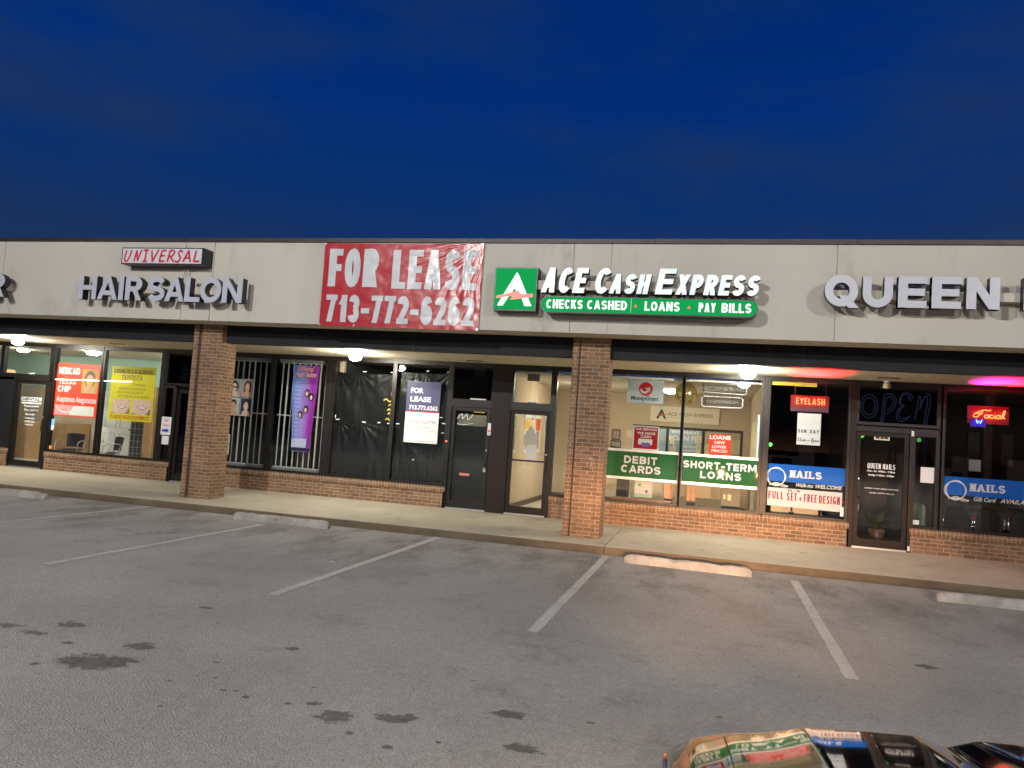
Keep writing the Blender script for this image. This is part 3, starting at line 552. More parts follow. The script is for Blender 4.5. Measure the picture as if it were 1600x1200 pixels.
# script cabinet above it
r = root('box_sign', (-10.3, WALL, 4.36), 'small white cabinet sign with slanted red brush lettering above the hair sign', 'sign')
bx(-11.19, -9.39, WALL-.30, WALL, 4.355, 4.675).build('cabinet', BLK, r); bx(-11.165, -9.415, WALL-.306, WALL-.301, 4.375, 4.655).build('sign_face', mat('box_face_white', (.48, .50, .52), .35, var=.06), r)
BR = {'U': [[(.25, 1), (.05, .3), (.15, .02), (.4, .05), (.7, .5), (.85, 1)]], 'N': [[(.15, 0), (.4, 1)], [(.4, 1), (.55, .05)], [(.55, .05), (.95, 1.05)]], 'I': [[(.1, 1), (.9, 1.02)], [(.55, 1), (.4, 0)], [(.0, 0), (.75, .02)]], 'V': [[(.2, 1), (.35, 0)], [(.35, 0), (1, 1.05)]],
 'E': [[(.35, .95), (.1, .02)], [(.3, .96), (1, 1)], [(.2, .5), (.8, .55)], [(.05, .02), (.8, .06)]], 'R': [[(.35, .98), (.1, 0)], [(.3, .95), (.8, 1), (.95, .8), (.7, .52), (.25, .45)], [(.4, .48), (.95, 0)]], 'S': [[(.95, .85), (.75, 1.), (.45, .85), (.5, .6), (.7, .4), (.55, .08), (.2, .0), (.02, .12)]],
 'A': [[(.0, 0), (.6, 1)], [(.6, 1), (.85, 0)], [(.2, .35), (.85, .38)]], 'L': [[(.45, 1), (.2, .05)], [(.18, .05), (.95, .08)]]}
m = MB(); x = -11.12; k = 0
for ch, w in zip('UNIVERSAL', (.18, .2, .15, .19, .165, .17, .16, .19, .16)):
    for st in BR[ch]:
        brush(m, st, x, 4.405, w*.98, .215, .035, WALL-.3062-k*.0004, .0015, len(st) > 2); k += 1
    x += w+.014
m.build('lettering', mat('dark_red_paint', lin('#b01436'), .5), r)
m = MB()
for x in (-9.95, -9.9, -9.86): m.tube([(x, WALL-.04, 4.36), (x+.01, WALL-.09, 4.26), (x+.02, WALL-.1, 4.12)], .006, 6)
m.build('supply_cable', mat('pale_cable', (.5, .46, .36), .6), r)
# end of a neighbouring sign at the left edge
r = root('letter_sign', (-14.2, WALL, 3.65), 'white channel letter R, end of a sign cut off by the left frame edge', 'sign')
channel_letter('R', glyph_pieces('R', -14.28, .40, 3.655, .47, .105, .09), yf, .145, r, WHTE); channel_letter('E', glyph_pieces('E', -14.70, .36, 3.655, .47, .105, .09), yf, .145, r, WHTE)
raceway(r, -15, -14.0, 3.82, 3.96, yf+.145)
# QUEEN + start of the next word
r = root('letter_sign', (2.6, WALL, 3.83), 'wide white channel letters of the nail salon name with black sides, at right', 'sign')
raceway(r, 1.55, 6.3, 3.99, 4.12, yf+.145)
for ch, x0, x1 in (('Q', 1.43, 1.905), ('U', 1.955, 2.375), ('E', 2.44, 2.82), ('E', 2.885, 3.27), ('N', 3.335, 3.76), ('N', 4.06, 4.49), ('A', 4.52, 5.0), ('I', 5.06, 5.18), ('L', 5.26, 5.6), ('S', 5.64, 6.05)):
    channel_letter(ch, glyph_pieces(ch, x0, x1-x0, 3.85, .46 if ch != 'Q' else .465, .128 if ch != 'I' else x1-x0, .105), yf, .145, r, WHTE)
# big lease banner: vinyl sheet tied to the fascia, rippled towards its upper right corner
r = root('banner', (-5.53, WALL, 3.34), 'large red FOR LEASE banner with white phone number tied to the fascia', 'banner')
BX0, BX1, BZ0, BZ1 = -7.04, -4.03, 3.335, 4.845
def ban(u, v):
    x = BX0+(BX1-BX0)*u; z = BZ0+(BZ1-BZ0)*v
    cu, cv = 1-u, 1-v; dd = math.hypot(cu*1.9, cv); an = math.atan2(cv, cu*1.9+1e-6)
    rip = .011*math.sin(an*26+3*noise.noise((u*3, v*3, 1)))*max(0, 1-dd/1.25)*min(1, dd*5)
    rip += .005*math.sin(u*60+v*4)*max(0, .22-v)*6*max(0, u-.5) + .008*noise.noise((u*5, v*5, 5)) + .003*noise.noise((u*18, v*14, 2))
    return (x, WALL-.03-abs(rip)*1.0-.006, z - .012*math.sin(math.pi*u)*v)
def banner_mat(name, col):
    m = mat(name, col, .28, var=.12, vs=3); return m
g = MB(); g.grid(ban, 150, 80); cloth = g.build('banner_cloth', banner_mat('banner_red', lin('#9c1c28')), r)
def drape(mb):
    """lay flat lettering onto the rippled cloth"""
    bmesh.ops.subdivide_edges(mb.bm, edges=[e for e in mb.bm.edges if e.calc_length() > .03], cuts=5, use_grid_fill=True)
    for v in mb.bm.verts:
        u = (v.co.x-BX0)/(BX1-BX0); w = (v.co.z-BZ0)/(BZ1-BZ0); p = ban(min(max(u, 0), 1), min(max(w, 0), 1)); v.co.y = p[1]-.007+v.co.y*1.0
    return mb
m = MB(); stext(m, 'FOR', -6.93, -5.95, 4.05, 4.735, .150, 0, .001, sh=.122, gap=.05); stext(m, 'LEASE', -5.69, -4.11, 4.03, 4.725, .146, 0, .001, sh=.122, gap=.042)
stext(m, '713-772-6262', -6.93, -4.12, 3.41, 3.90, .112, 0, .001, sh=.095, gap=.03)
drape(m).build('lettering', banner_mat('banner_white', (.46, .47, .50)), cloth)
m = MB()
for x, z in ((BX0+.02, BZ1-.02), (BX1-.02, BZ1-.02), (BX0+.02, BZ0+.02), (BX1-.02, BZ0+.02), (-6.35, BZ0+.02)): m.lathe([(.018, -.052), (.018, -.046)], (x, WALL, z), 12, 'y'); m.tube([(x, WALL-.05, z), (x+(.04 if x > -5 else -.04), WALL-.01, z-.04)], .004, 5)
m.build('grommet', ALU, r)
# green logo box
r = root('box_sign', (-3.37, WALL, 3.67), 'square lit green logo box with a white letter A and red zigzag stripe', 'sign')
yb = WALL-.25
bx(-3.735, -3.0, yb, WALL-.02, 3.665, 4.395).build('cabinet', BLK, r)
bx(-3.715, -3.02, yb-.006, yb-.001, 3.685, 4.375).build('sign_face', GRN_LIT, r)
m = MB(); y = yb-.0075
m.prism([(-3.665, 3.745), (-3.36, 4.30), (-3.345, 4.30), (-3.305, 4.225), (-3.385, 4.035), (-3.565, 3.745)], y-.001, y); m.prism([(-3.345, 4.302), (-3.295, 4.22), (-3.07, 3.745), (-3.19, 3.745), (-3.27, 3.93), (-3.385, 4.035), (-3.308, 4.2252)], y-.0016, y-.0006)
m.build('logo_letter', WHT_LIT, r)
m = MB(); m.prism([(-3.69, 3.865), (-3.685, 3.905), (-3.30, 4.0), (-3.27, 3.945), (-3.06, 3.95), (-3.055, 3.90), (-3.445, 3.845), (-3.405, 3.915)], y-.004, y-.0025); m.build('logo_stripe', RED_LIT, r)
# slanted letters
r = root('letter_sign', (-1.2, WALL, 3.94), 'pale lit italic channel letters of the cash shop above a green lozenge', 'sign')
raceway(r, -3.0, .35, 4.04, 4.19, WALL-.2)
yf = WALL-.35
def run(s, x0, x1, z0, z1, swk):
    for ch, p in layout(s, x0, x1, z0, z1, swk, gap=.035, sh=swk*.9, slant=.17): channel_letter(ch, p, yf, .15, r, ACE_FACE)
run('ACE', -2.915, -2.13, 3.965, 4.375, .096)
channel_letter('C', layout('C', -2.055, -1.73, 3.965, 4.375, .096, sh=.08, slant=.17)[0][1], yf, .15, r, ACE_FACE); run('ASH', -1.80, -1.13, 3.968, 4.285, .080)
channel_letter('E', layout('E', -1.07, -.74, 3.97, 4.38, .096, sh=.08, slant=.17)[0][1], yf, .15, r, ACE_FACE); run('XPRESS', -.76, .53, 3.972, 4.29, .080)
# lozenge
r = root('box_sign', (-1.2, WALL, 3.64), 'long lit green lozenge sign reading CHECKS CASHED LOANS PAY BILLS', 'sign')
def loz(x0, x1, z0, z1): 
    h = (z1-z0)/2; return arc(x1-h, z0+h, h, h, -90, 90, 14)+arc(x0+h, z0+h, h, h, 90, 270, 14)
m = MB(); m.prism(loz(-2.90, .495, 3.64, 3.91), WALL-.345, WALL-.06); m.build('cabinet', mat('dark_green_side', (.005, .03, .012), .4), r)
m = MB(); m.prism(loz(-2.885, .48, 3.655, 3.895), WALL-.352, WALL-.346); m.build('sign_face', GRN_LIT, r)
m = MB(); y = WALL-.3525
for s, a, b in (('CHECKS', -2.80, -2.20), ('CASHED', -2.13, -1.49), ('LOANS', -1.215, -.67), ('PAY', -.385, -.125), ('BILLS', -.04, .40)): stext(m, s, a, b, 3.705, 3.85, .034, y, gap=.014, sh=.028)
m.build('lettering', WHT_LIT, r)
m = MB()
for x in (-1.355, -.53): m.prism([(x-.028, 3.755), (x+.028, 3.755), (x, 3.80)], y-.002, y)
m.build('dots', RED_LIT, r)
bx(-1.43, -1.426, y-.002, y, 3.66, 3.893).build('face_seam', WHT_LIT, r)

# ================================================================== things in and on the windows
def sheet(name, x0, x1, z0, z1, y, mt, label, cat, group=None, t=.004, skew=0., rootmesh=True):
    m = MB(); m.prism([(x0, z0), (x1, z0), (x1+skew, z1), (x0+skew, z1)], y-t, y); return m.build(name, mt, None, label, cat, group)
def child_text(parent, items, mt, name='lettering', y=0):
    m = MB()
    for it in items:
        s, x0, x1, z0, z1 = it[:5]; kw = it[5] if len(it) > 5 else {}
        btext(m, s, x0, x1, z0, z1, y, kw.get('b', .0), kw.get('sh', 0.))
    return m.build(name, mt, parent)
YW = .022     # posters taped inside the glass
# red insurance poster
CORAL = mat('coral_print', lin('#e8442f'), .5, var=.04); 
o = sheet('window_poster', -15.47, -14.19, 1.30, 2.57, YW, CORAL, 'coral red insurance poster with white lettering and a portrait in clinic window', 'poster')
m = MB(); y = YW-.0045
stext(m, 'MEDICAID', -15.39, -14.78, 2.31, 2.47, .026, y); stext(m, 'TEXAS', -15.37, -14.86, 2.07, 2.19, .024, y); stext(m, 'CHIP', -15.38, -15.0, 1.88, 2.03, .030, y); btext(m, 'Aceptamos Aseguranzas', -15.39, -14.24, 1.60, 1.79, y, .018)
m.build('lettering', WHT, o)
def portrait(parent, x0, x1, z0, z1, bgc, skin, hair, y, style=0):
    w, h = x1-x0, z1-z0; E = lambda cx, cz, rx, rz, n=18: [(x0+w*(cx+rx*math.cos(2*math.pi*i/n)), z0+h*(cz+rz*math.sin(2*math.pi*i/n))) for i in range(n)]
    bx(x0, x1, y-.001, y, z0, z1).build('picture', bgc, parent)
    m = MB(); m.prism(E(.5, .60, .34, .34) if style != 1 else E(.5, .72, .27, .2), y-.0025, y-.0015); 
    if style == 2: m.prism([(x0+w*.2, z0+h*.1), (x0+w*.8, z0+h*.1), (x0+w*.82, z0+h*.62), (x0+w*.18, z0+h*.62)], y-.0028, y-.0018)
    m.build('printed_hair', hair, parent)
    m = MB(); m.prism([(x0+w*.08, z0), (x0+w*.92, z0), (x0+w*.78, z0+h*.24), (x0+w*.6, z0+h*.30), (x0+w*.6, z0+h*.4), (x0+w*.4, z0+h*.4), (x0+w*.4, z0+h*.30), (x0+w*.22, z0+h*.24)], y-.0035, y-.003); m.prism(E(.5, .53, .225, .25), y-.0042, y-.0037); m.build('printed_face', skin, parent)
SK = mat('print_skin', lin('#c89878'), .6, var=.2, vs=9); SKP = mat('print_skin_pale', lin('#d8b8a4'), .6, var=.2, vs=9); HAIR = mat('print_hair', (.014, .01, .01), .6); HAIRB = mat('print_hair_brown', (.06, .022, .015), .6)
portrait(o, -14.70, -14.24, 1.88, 2.45, mat('print_yellow', lin('#b89040'), .6), SK, mat('print_cap', lin('#5a5648'), .6), y)
bx(-15.40, -14.28, y-.001, y, 1.335, 1.565).build('picture', mat('print_pale', lin('#d2d6cc'), .6, var=.08, vs=6), o)
m = MB(); m.prism([(-15.40, 1.34), (-15.0, 1.34), (-14.86, 1.56), (-15.40, 1.56)], y-.0022, y-.0016); m.build('picture', mat('print_pink', lin('#d89a9c'), .6, var=.3, vs=10), o)
m = MB(); brush(m, [(0, 1), (.3, .35), (.65, .2), (1, .45)], -15.39, 1.36, .5, .19, .03, y-.003); m.build('printed_teeth', WHT, o)
# yellow dentist poster
YEL = mat('yellow_print', lin('#d6cc22'), .5, var=.05)
o = sheet('window_poster', -13.87, -12.65, 1.30, 2.57, YW, YEL, 'yellow dentist poster with two smiling mouth photos in clinic window', 'poster')
m = MB(); OLV = mat('olive_ink', lin('#8a7428'), .6)
for s, a, b, c, d in (('COSMETICO & GENERAL', -13.81, -12.71, 2.40, 2.51), ('DENTISTA', -13.57, -13.0, 2.25, 2.37)): stext(m, s, a, b, c, d, .017, y)
for s, a, b, c, d in (('CORONAS', -13.3, -12.9, 2.12, 2.18), ('ENDODONCIA', -13.62, -12.88, 2.02, 2.08), ('BLANQUEO', -13.66, -12.95, 1.93, 1.99), ('EXTRACCIONES', -13.62, -12.78, 1.84, 1.90)): btext(m, s, a, b, c, d, y, .005)
m.build('lettering', OLV, o)
m = MB(); stext(m, 'PLAN DE PAGOS DISPONIBLES', -13.80, -12.72, 1.335, 1.43, .017, y); m.build('lettering', mat('orange_ink', lin('#c07818'), .6), o)
for a in (-13.78, -13.21):
    b = a+.50; p = bx(a, b, y-.001, y, 1.46, 1.80).build('picture', SKP, o)
    m = MB(); m.prism([(a, 1.5), (a+.12, 1.46), (a, 1.46)], y-.002, y-.0015); m.prism([(b-.13, 1.46), (b, 1.46), (b, 1.62)], y-.002, y-.0015); m.build('printed_shade', mat('print_mauve', lin('#8c6a68'), .6), p)
    m = MB(); L = [(a+.5*w, 1.64-.05*math.sin(math.pi*(w-.3)/.5)) for w in [.28+.045*i for i in range(12)]]; U = [(q[0], 1.655) for q in L]; m.strip(U, [(x_, z_-.018) for x_, z_ in L], y-.0025, y-.002); m.build('printed_lips', mat('print_lip', lin('#b0605c'), .6), p)
    m = MB(); m.strip([(q[0], 1.651) for q in L[1:-1]], L[1:-1], y-.0035, y-.003); m.build('printed_teeth', WHT, p)
# clinic door lettering, number and stickers
m = MB(); y = -.006
for a, b, c, d in ((-16.39, -15.80, 1.60, 1.70), (-16.39, -15.80, 1.54, 1.575)): m.prism([(a, c), (b, c), (b, d), (a, d)], y, y+.001)
m.build('door_lettering', WHT, dd)
m = MB(); stext(m, 'DENTAL', -16.36, -15.83, 1.615, 1.685, .018, y-.0012); m.build('door_lettering', INK, dd)
m = MB()
for s, a, b, c, d in (('Dr. general dentist', -16.30, -15.86, 1.45, 1.51), ('Mon - Fri 9 - 6', -16.28, -15.88, 1.36, 1.42), ('family', -16.25, -15.95, 1.25, 1.31), ('cosmetic', -16.26, -15.95, 1.17, 1.22), ('walk ins', -16.24, -15.96, 1.09, 1.14), ('welcome', -16.22, -15.98, 1.02, 1.07)): btext(m, s, a, b, c, d, y, .02)
m.build('door_lettering', WHT, dd)
def plate(x0, x1, z0, z1, s, label, y=-.012, mt=PAP):
    o = sheet('number_plate', x0, x1, z0, z1, y, mt, label, 'number plate', 'address plates above the doors'); m = MB(); w = (x1-x0)*.09; stext(m, s, x0+.02, x1-.02, z0+.022, z1-.022, .016, y-.0045); m.build('lettering', INK, o); return o
plate(-16.27, -16.09, 2.225, 2.29, '934', 'tiny white number plate over the dental clinic door'); plate(-4.965, -4.625, 2.20, 2.285, '928-A', 'white plate reading 928-A over the black door'); plate(-3.755, -3.545, 2.215, 2.30, '928', 'white plate reading 928 over the cash shop door')
o = plate(2.73, 2.99, 1.955, 2.045, '926', 'cream plate reading 926 at the top of the nail salon door', mt=mat('cream_plate', (.55, .50, .34), .6))
def small(name, x0, x1, z0, z1, mt, label, cat, y=-.006, group=None, skew=0, t=.0015): return sheet(name, x0, x1, z0, z1, y, mt, label, cat, group, t, skew)
o = small('sticker', -15.45, -15.35, 1.0, 1.22, mat('sky_blue_print', lin('#6fb6dc'), .5), 'pale blue and white sticker low beside the clinic door', 'sticker'); bx(-15.445, -15.36, -.0095, -.008, .95, 1.06).build('printed_panel', WHT, o)
small('sticker', -15.44, -15.37, .50, .58, mat('orange_print', lin('#e8a040'), .5), 'small orange sticker at bottom left of the clinic window', 'sticker')
# arrow sign on the hair salon sidelight
o = sheet('arrow_sign', -12.31, -12.05, 1.05, 1.46, -.062, WHT, 'white sign with red script and blue arrow on the post left of first pillar', 'sign'); o2 = sheet('paper_notice', -12.26, -12.08, .83, 1.03, -.06, PAP, 'plain white paper taped below the blue arrow sign', 'notice', 'paper notices on the glass')
m = MB(); btext(m, 'Hair', -12.24, -12.12, 1.35, 1.42, -.0665, .012); btext(m, 'Salon', -12.26, -12.10, 1.24, 1.31, -.0665, .012); m.build('lettering', RED, o)
m = MB(); m.prism([(-12.28, 1.12), (-12.17, 1.12), (-12.17, 1.09), (-12.09, 1.15), (-12.17, 1.205), (-12.17, 1.175), (-12.28, 1.175)], -.068, -.0665); m.build('arrow', mat('blue_ink', lin('#2a2fa8'), .5), o)
m = MB(); W = .03
for a0, (cx, cz) in enumerate(((-11.90, 2.60), (-11.90, 2.38), (-11.84, 2.50))):
    for s in (1, .6): m.tube([(cx+.09*s*math.cos(t*.3142)*math.cos(.5*(a0-1)), .03, cz+.05*s*math.sin(t*.3142)+.05*math.cos(t*.3142)*math.sin(.6*(1-a0))) for t in range(20)], .006, 6, True)
m.build('neon_sign', mat('grey_neon', (.35, .35, .36), .3, emit=(.3, .3, .32), es=.10), None, 'switched-off, faintly glowing looping neon tubes in the dark transom left of the first pillar', 'neon sign')  # faint glow painted into tubes that are switched off
bx(-11.82, -11.5, .028, .04, 2.24, 2.9).build('window_film', mat('navy_film', (.008, .012, .06), .3), None, 'navy blue panel in the transom beside unlit looping neon', 'panel')
# hair photographs
gp = 'hair style photos in the salon window'; yy = YW
for (a, b, c, d, bgc, sk, hr, st, lab) in ((-10.70, -10.38, 2.02, 2.42, '#8a8a8c', SKP, HAIR, 0, 'grey photo of a short dark hair style with sunglasses, top left of four'), (-10.36, -10.06, 2.03, 2.43, '#9a948e', SK, HAIRB, 2, 'photo of long brown hair on grey, top right of four'),
        (-10.69, -10.38, 1.60, 2.0, '#b4bcb0', SK, HAIR, 1, 'photo of a cropped hair style on pale green, bottom left of four'), (-10.36, -10.06, 1.60, 2.01, '#26304c', SKP, HAIR, 2, 'photo of long dark hair on navy, bottom right of four')):
    o = sheet('hair_photo', a, b, c, d, yy, PAP, lab, 'photo', gp); portrait(o, a+.012, b-.012, c+.012, d-.012, mat('bg'+bgc, lin(bgc), .6, var=.15, vs=8), sk, hr, yy-.0045, st)
    if st == 0: m = MB(); m.box(a+.09, a+.155, yy-.0105, yy-.0095, c+.20, c+.235); m.box(a+.165, a+.23, yy-.0105, yy-.0095, c+.20, c+.235); m.build('printed_sunglasses', INK, o)
for c, d, lab in ((.96, 1.17, 'upper white notice in the window right of the first pillar'), (.72, .94, 'lower white notice in the window right of the first pillar')):
    o = sheet('paper_notice', -10.85, -10.55, c, d, YW, PAP, lab, 'notice', 'paper notices on the glass'); m = MB()
    for k in range(5): m.box(-10.80, -10.60, YW-.0055, YW-.0045, d-.04-.035*k, d-.028-.035*k)
    m.build('lettering', mat('grey_ink', (.2, .2, .21), .6), o)
# purple banner hanging inside, right edge curling
def pm():
    m = bpy.data.materials.new('purple_blue_print'); m.use_nodes = True; n, l = nodes_of(m); b = n['Principled BSDF']
    t = n.new('ShaderNodeTexCoord'); s = n.new('ShaderNodeSeparateXYZ'); l.new(t.outputs['Generated'], s.inputs[0])
    q = n.new('ShaderNodeTexNoise'); q.inputs['Scale'].default_value = 3.5; q.inputs['Detail'].default_value = 3; l.new(t.outputs['Generated'], q.inputs['Vector'])
    a = n.new('ShaderNodeMath'); a.operation = 'MULTIPLY_ADD'; a.inputs[1].default_value = .5; l.new(q.outputs['Fac'], a.inputs[0]); l.new(s.outputs['X'], a.inputs[2])
    r = n.new('ShaderNodeValToRGB'); e = r.color_ramp.elements; e[0].position = .3; e[0].color = (*lin('#5c86d8'), 1); e[1].position = 1.15 if 0 else 1; e[1].color = (*lin('#9430a4'), 1); k = e.new(.62); k.color = (*lin('#8f86cc'), 1)
    l.new(a.outputs[0], r.inputs[0]); l.new(r.outputs[0], b.inputs['Base Color']); b.inputs['Roughness'].default_value = .4; return m
def pb(u, v):
    z = .905+(2.80-.905)*v; xr = -8.58+.10*v; x = -9.14+.12*(1-v)+u*(xr-(-9.14+.12*(1-v))); return (x, .07-.012*math.sin(u*5+v*3)-.06*max(0, u-.8)*(1-v)*3, z)
g = MB(); g.grid(pb, 24, 40); o = g.build('hanging_banner', pm(), None, 'tall purple and blue banner hanging behind the barred salon window', 'banner')
y = .035
m = MB(); btext(m, 'Universal', -9.02, -8.60, 2.67, 2.79, y, .02, .3); btext(m, 'Hair Salon', -9.06, -8.54, 2.54, 2.66, y, .02, .3); m.build('lettering', mat('pink_script', lin('#e8a8a8'), .5), o)
m = MB()
for k in range(14): 
    zz = 2.40-.088*k; btext(m, random.choice(['haircut', 'color', 'perm set', 'wash dry', 'styling', 'highlights']), -9.04+.006*k, -8.9+.02*random.random(), zz, zz+.04, y, .005)
m.build('lettering', mat('pale_blue_ink', lin('#c0cdf0'), .5), o)
m = MB(); m.prism([(-9.0, .93), (-8.56, .93), (-8.56, .985), (-9.0, .985)], y, y+.001); m.build('printed_band', mat('navy_ink', (.01, .01, .03), .5), o)
m = MB(); m.prism([(-9.02, 1.0), (-8.66, 1.0), (-8.66, 1.19), (-9.02, 1.19)], y, y+.001); m.build('printed_panel', mat('lilac_panel', lin('#b8c0dc'), .5, var=.2, vs=20), o)
for (cx, cz, c1) in ((-8.73, 2.20, HAIRB), (-8.62, 2.12, HAIR), (-8.73, 1.84, HAIR), (-8.86, 1.72, HAIRB)):
    m = MB(); m.prism([(cx+.055*math.cos(i*.5236), cz+.085*math.sin(i*.5236)) for i in range(12)], y-.001, y); p = m.build('printed_hair', c1, o)
    m = MB(); m.prism([(cx-.005+.03*math.cos(i*.5236), cz-.02+.05*math.sin(i*.5236)) for i in range(12)], y-.003, y-.002); m.build('printed_face', SKP, p)
m = MB(); m.tube([(-9.13, .07, 2.80), (-9.15, .07, 2.93)], .003, 5); m.tube([(-8.49, .07, 2.79), (-8.45, .07, 2.92)], .003, 5); m.build('string', WHT, o)
# security grille behind the salon windows
r = root('security_grille', (-9.5, .16, .5), 'white painted burglar bars behind the salon window glass', 'window bars'); GM = mat('pale_bar', (.42, .43, .40), .45, var=.1)
for x0, x1 in ((-10.95, -9.64), (-9.50, -8.30)):
    n = 9
    for i in range(n): 
        x = x0+(x1-x0)*(i+.5)/n; w = .016 if i % 2 else .009; bx(x-w, x+w, .15, .17, .56, 2.84).build('bar', GM, r)
    for z in (.54, 1.68, 2.85): bx(x0, x1, .145, .175, z-.012, z+.012).build('rail', GM, r)
    bx(x0, x1, .1, .2, .455, .53).build('bottom_rail', mat('grey_rail', (.16, .17, .17), .5), r); bx(x0, x1, .1, .2, 2.86, 2.92).build('bottom_rail', mat('grey_rail', (.16, .17, .17), .5), r)
m = MB(); 
for i in range(4): m.box(-11.88+.17*i, -11.86+.17*i, .1, .12, .1, 2.0)
m.box(-11.9, -11.15, .1, .12, .7, .72); m.box(-11.9, -11.15, .1, .12, 1.4, 1.42); m.build('door_grille', mat('dark_bar', (.10, .10, .10), .5), ds)
# black plastic sheets in the vacant unit
PL = mat('black_plastic', (.008, .009, .009), .36, spec=.22)
def plastic(x0, x1, z0, z1, seed, label, hang=()):
    def fn(u, v):
        x = x0+(x1-x0)*u; z = z0+(z1-z0)*v; d = 0
        for (cu, cv) in hang:
            rr = math.hypot((u-cu)*(x1-x0), (v-cv)*(z1-z0))+.02; a = math.atan2((v-cv)*(z1-z0), (u-cu)*(x1-x0)); d += .0055*math.sin(a*13+seed)*math.exp(-rr*1.5)*min(1, rr*6)
        d += .016*noise.noise((x*2+seed, z*1.6, seed))+.004*noise.noise((x*9+seed*2, z*2, 1))+.002*noise.noise((x*22, z*12+seed, 4))
        return (x, .075+d*1.1-.01, z-.02*math.sin(math.pi*u)*v)
    g = MB(); g.grid(fn, 90, 90); return g.build('plastic_sheet', PL, None, label, 'plastic sheet', 'black plastic sheets covering the vacant shop')
plastic(-8.03, -6.70, 1.60, 2.70, 1, 'wrinkled black plastic, upper sheet left of the narrow aluminium mullion', ((.38, 1), (1, 1), (0, 1))); plastic(-8.04, -6.70, .46, 1.64, 2, 'black plastic, lower sheet in the left vacant window, almost smooth', ((.1, 1), (.5, 1)))
plastic(-6.61, -5.44, 1.58, 2.78, 3, 'crumpled black plastic behind the FOR LEASE placard', ((0, 1), (.5, 1), (1, 1))); plastic(-6.61, -5.44, .46, 1.62, 4, 'black plastic, lower sheet beneath the FOR LEASE placard', ((.1, .9), (1, 1)))
bx(-5.25, -4.58, .02, .03, .15, 1.72).build('plastic_sheet', PL, None, 'flat black plastic covering the glass of the 928-A door', 'plastic sheet', 'black plastic sheets covering the vacant shop')
bx(-8.02, -7.93, .1, .2, 2.62, 2.93).build('wall_strip', W_TAN, mall)
TP = mat('white_tape', (.75, .77, .78), .5)
for i, (x, z, w, h) in enumerate([(-7.42, 2.715, .07, .02), (-6.78, 2.73, .07, .02), (-7.98, 1.655, .09, .02), (-8.0, 1.69, .02, .07), (-7.36, 1.64, .09, .02), (-7.0, 1.645, .07, .02), (-6.78, 1.64, .07, .02), (-6.58, 1.65, .08, .02), (-5.98, 2.79, .07, .02), (-5.52, 2.79, .06, .02), (-5.62, 1.84, .07, .018), (-5.55, 1.72, .10, .018), (-5.55, 1.52, .06, .018), (-5.15, 2.055, .09, .02), (-4.72, 2.05, .14, .02), (-6.15, .92, .04, .02)]):
    m = MB(); a = random.uniform(-.01, .01); m.prism([(x, z), (x+w, z+a), (x+w, z+h+a), (x, z+h)], .008, .010)
    m.build('tape_strip', TP, None, 'short white tape strip holding the black plastic to the glass', 'tape', 'white tape strips on the vacant windows')
# placard
o = sheet('lease_placard', -6.37, -5.62, 1.29, 2.58, -.008, WHT, 'navy and white FOR LEASE placard with phone number on the vacant window', 'sign')
bx(-6.37, -5.62, -.0135, -.0122, 1.945, 2.58).build('printed_panel', mat('navy_print', lin('#33345c'), .5), o); bx(-6.37, -5.62, -.0145, -.0122, 1.93, 1.95).build('printed_stripe', RED, o)
m = MB(); btext(m, 'FOR', -6.28, -6.0, 2.33, 2.44, -.0138, .035); btext(m, 'LEASE', -6.28, -5.82, 2.15, 2.26, -.0138, .035); btext(m, '713.772.6262', -6.30, -5.66, 1.98, 2.075, -.0138, .035); m.build('lettering', WHT, o)
GI = mat('slate_ink', (.16, .17, .18), .6); m = MB(); btext(m, 'UNITED EQUITIES', -6.30, -5.68, 1.69, 1.765, -.0125, .01); btext(m, 'REAL ESTATE', -6.16, -5.80, 1.60, 1.635, -.0125, .004); btext(m, 'brokerage management investment', -6.30, -5.68, 1.535, 1.56, -.0125); btext(m, 'www.unitedequities.com', -6.31, -5.68, 1.315, 1.345, -.0125, .004); m.box(-6.30, -5.69, -.0132, -.0125, 1.66, 1.664); m.build('lettering', GI, o)
# writing seen through the plastic: orange and yellow marks
small('sticker', -6.76, -6.62, 2.13, 2.32, mat('orange_card', lin('#d8662a'), .6), 'orange card on the plastic beside the narrow mullion', 'sticker', .062)
m = MB(); 
for k, (a, b, c) in enumerate(((-6.92, -6.70, 2.11), (-6.80, -6.66, 2.0), (-6.82, -6.66, 1.9), (-6.80, -6.68, 1.82), (-6.84, -6.67, 1.70))): brush(m, [(0, .4), (.3, 1), (.6, .1), (1, .8)], a, c, b-a, .06, .022, .058-k*.0006)
m.build('paint_writing', mat('yellow_paint', lin('#c4a83a'), .5), None, 'yellow brushed marks on the black plastic below the orange card', 'writing')
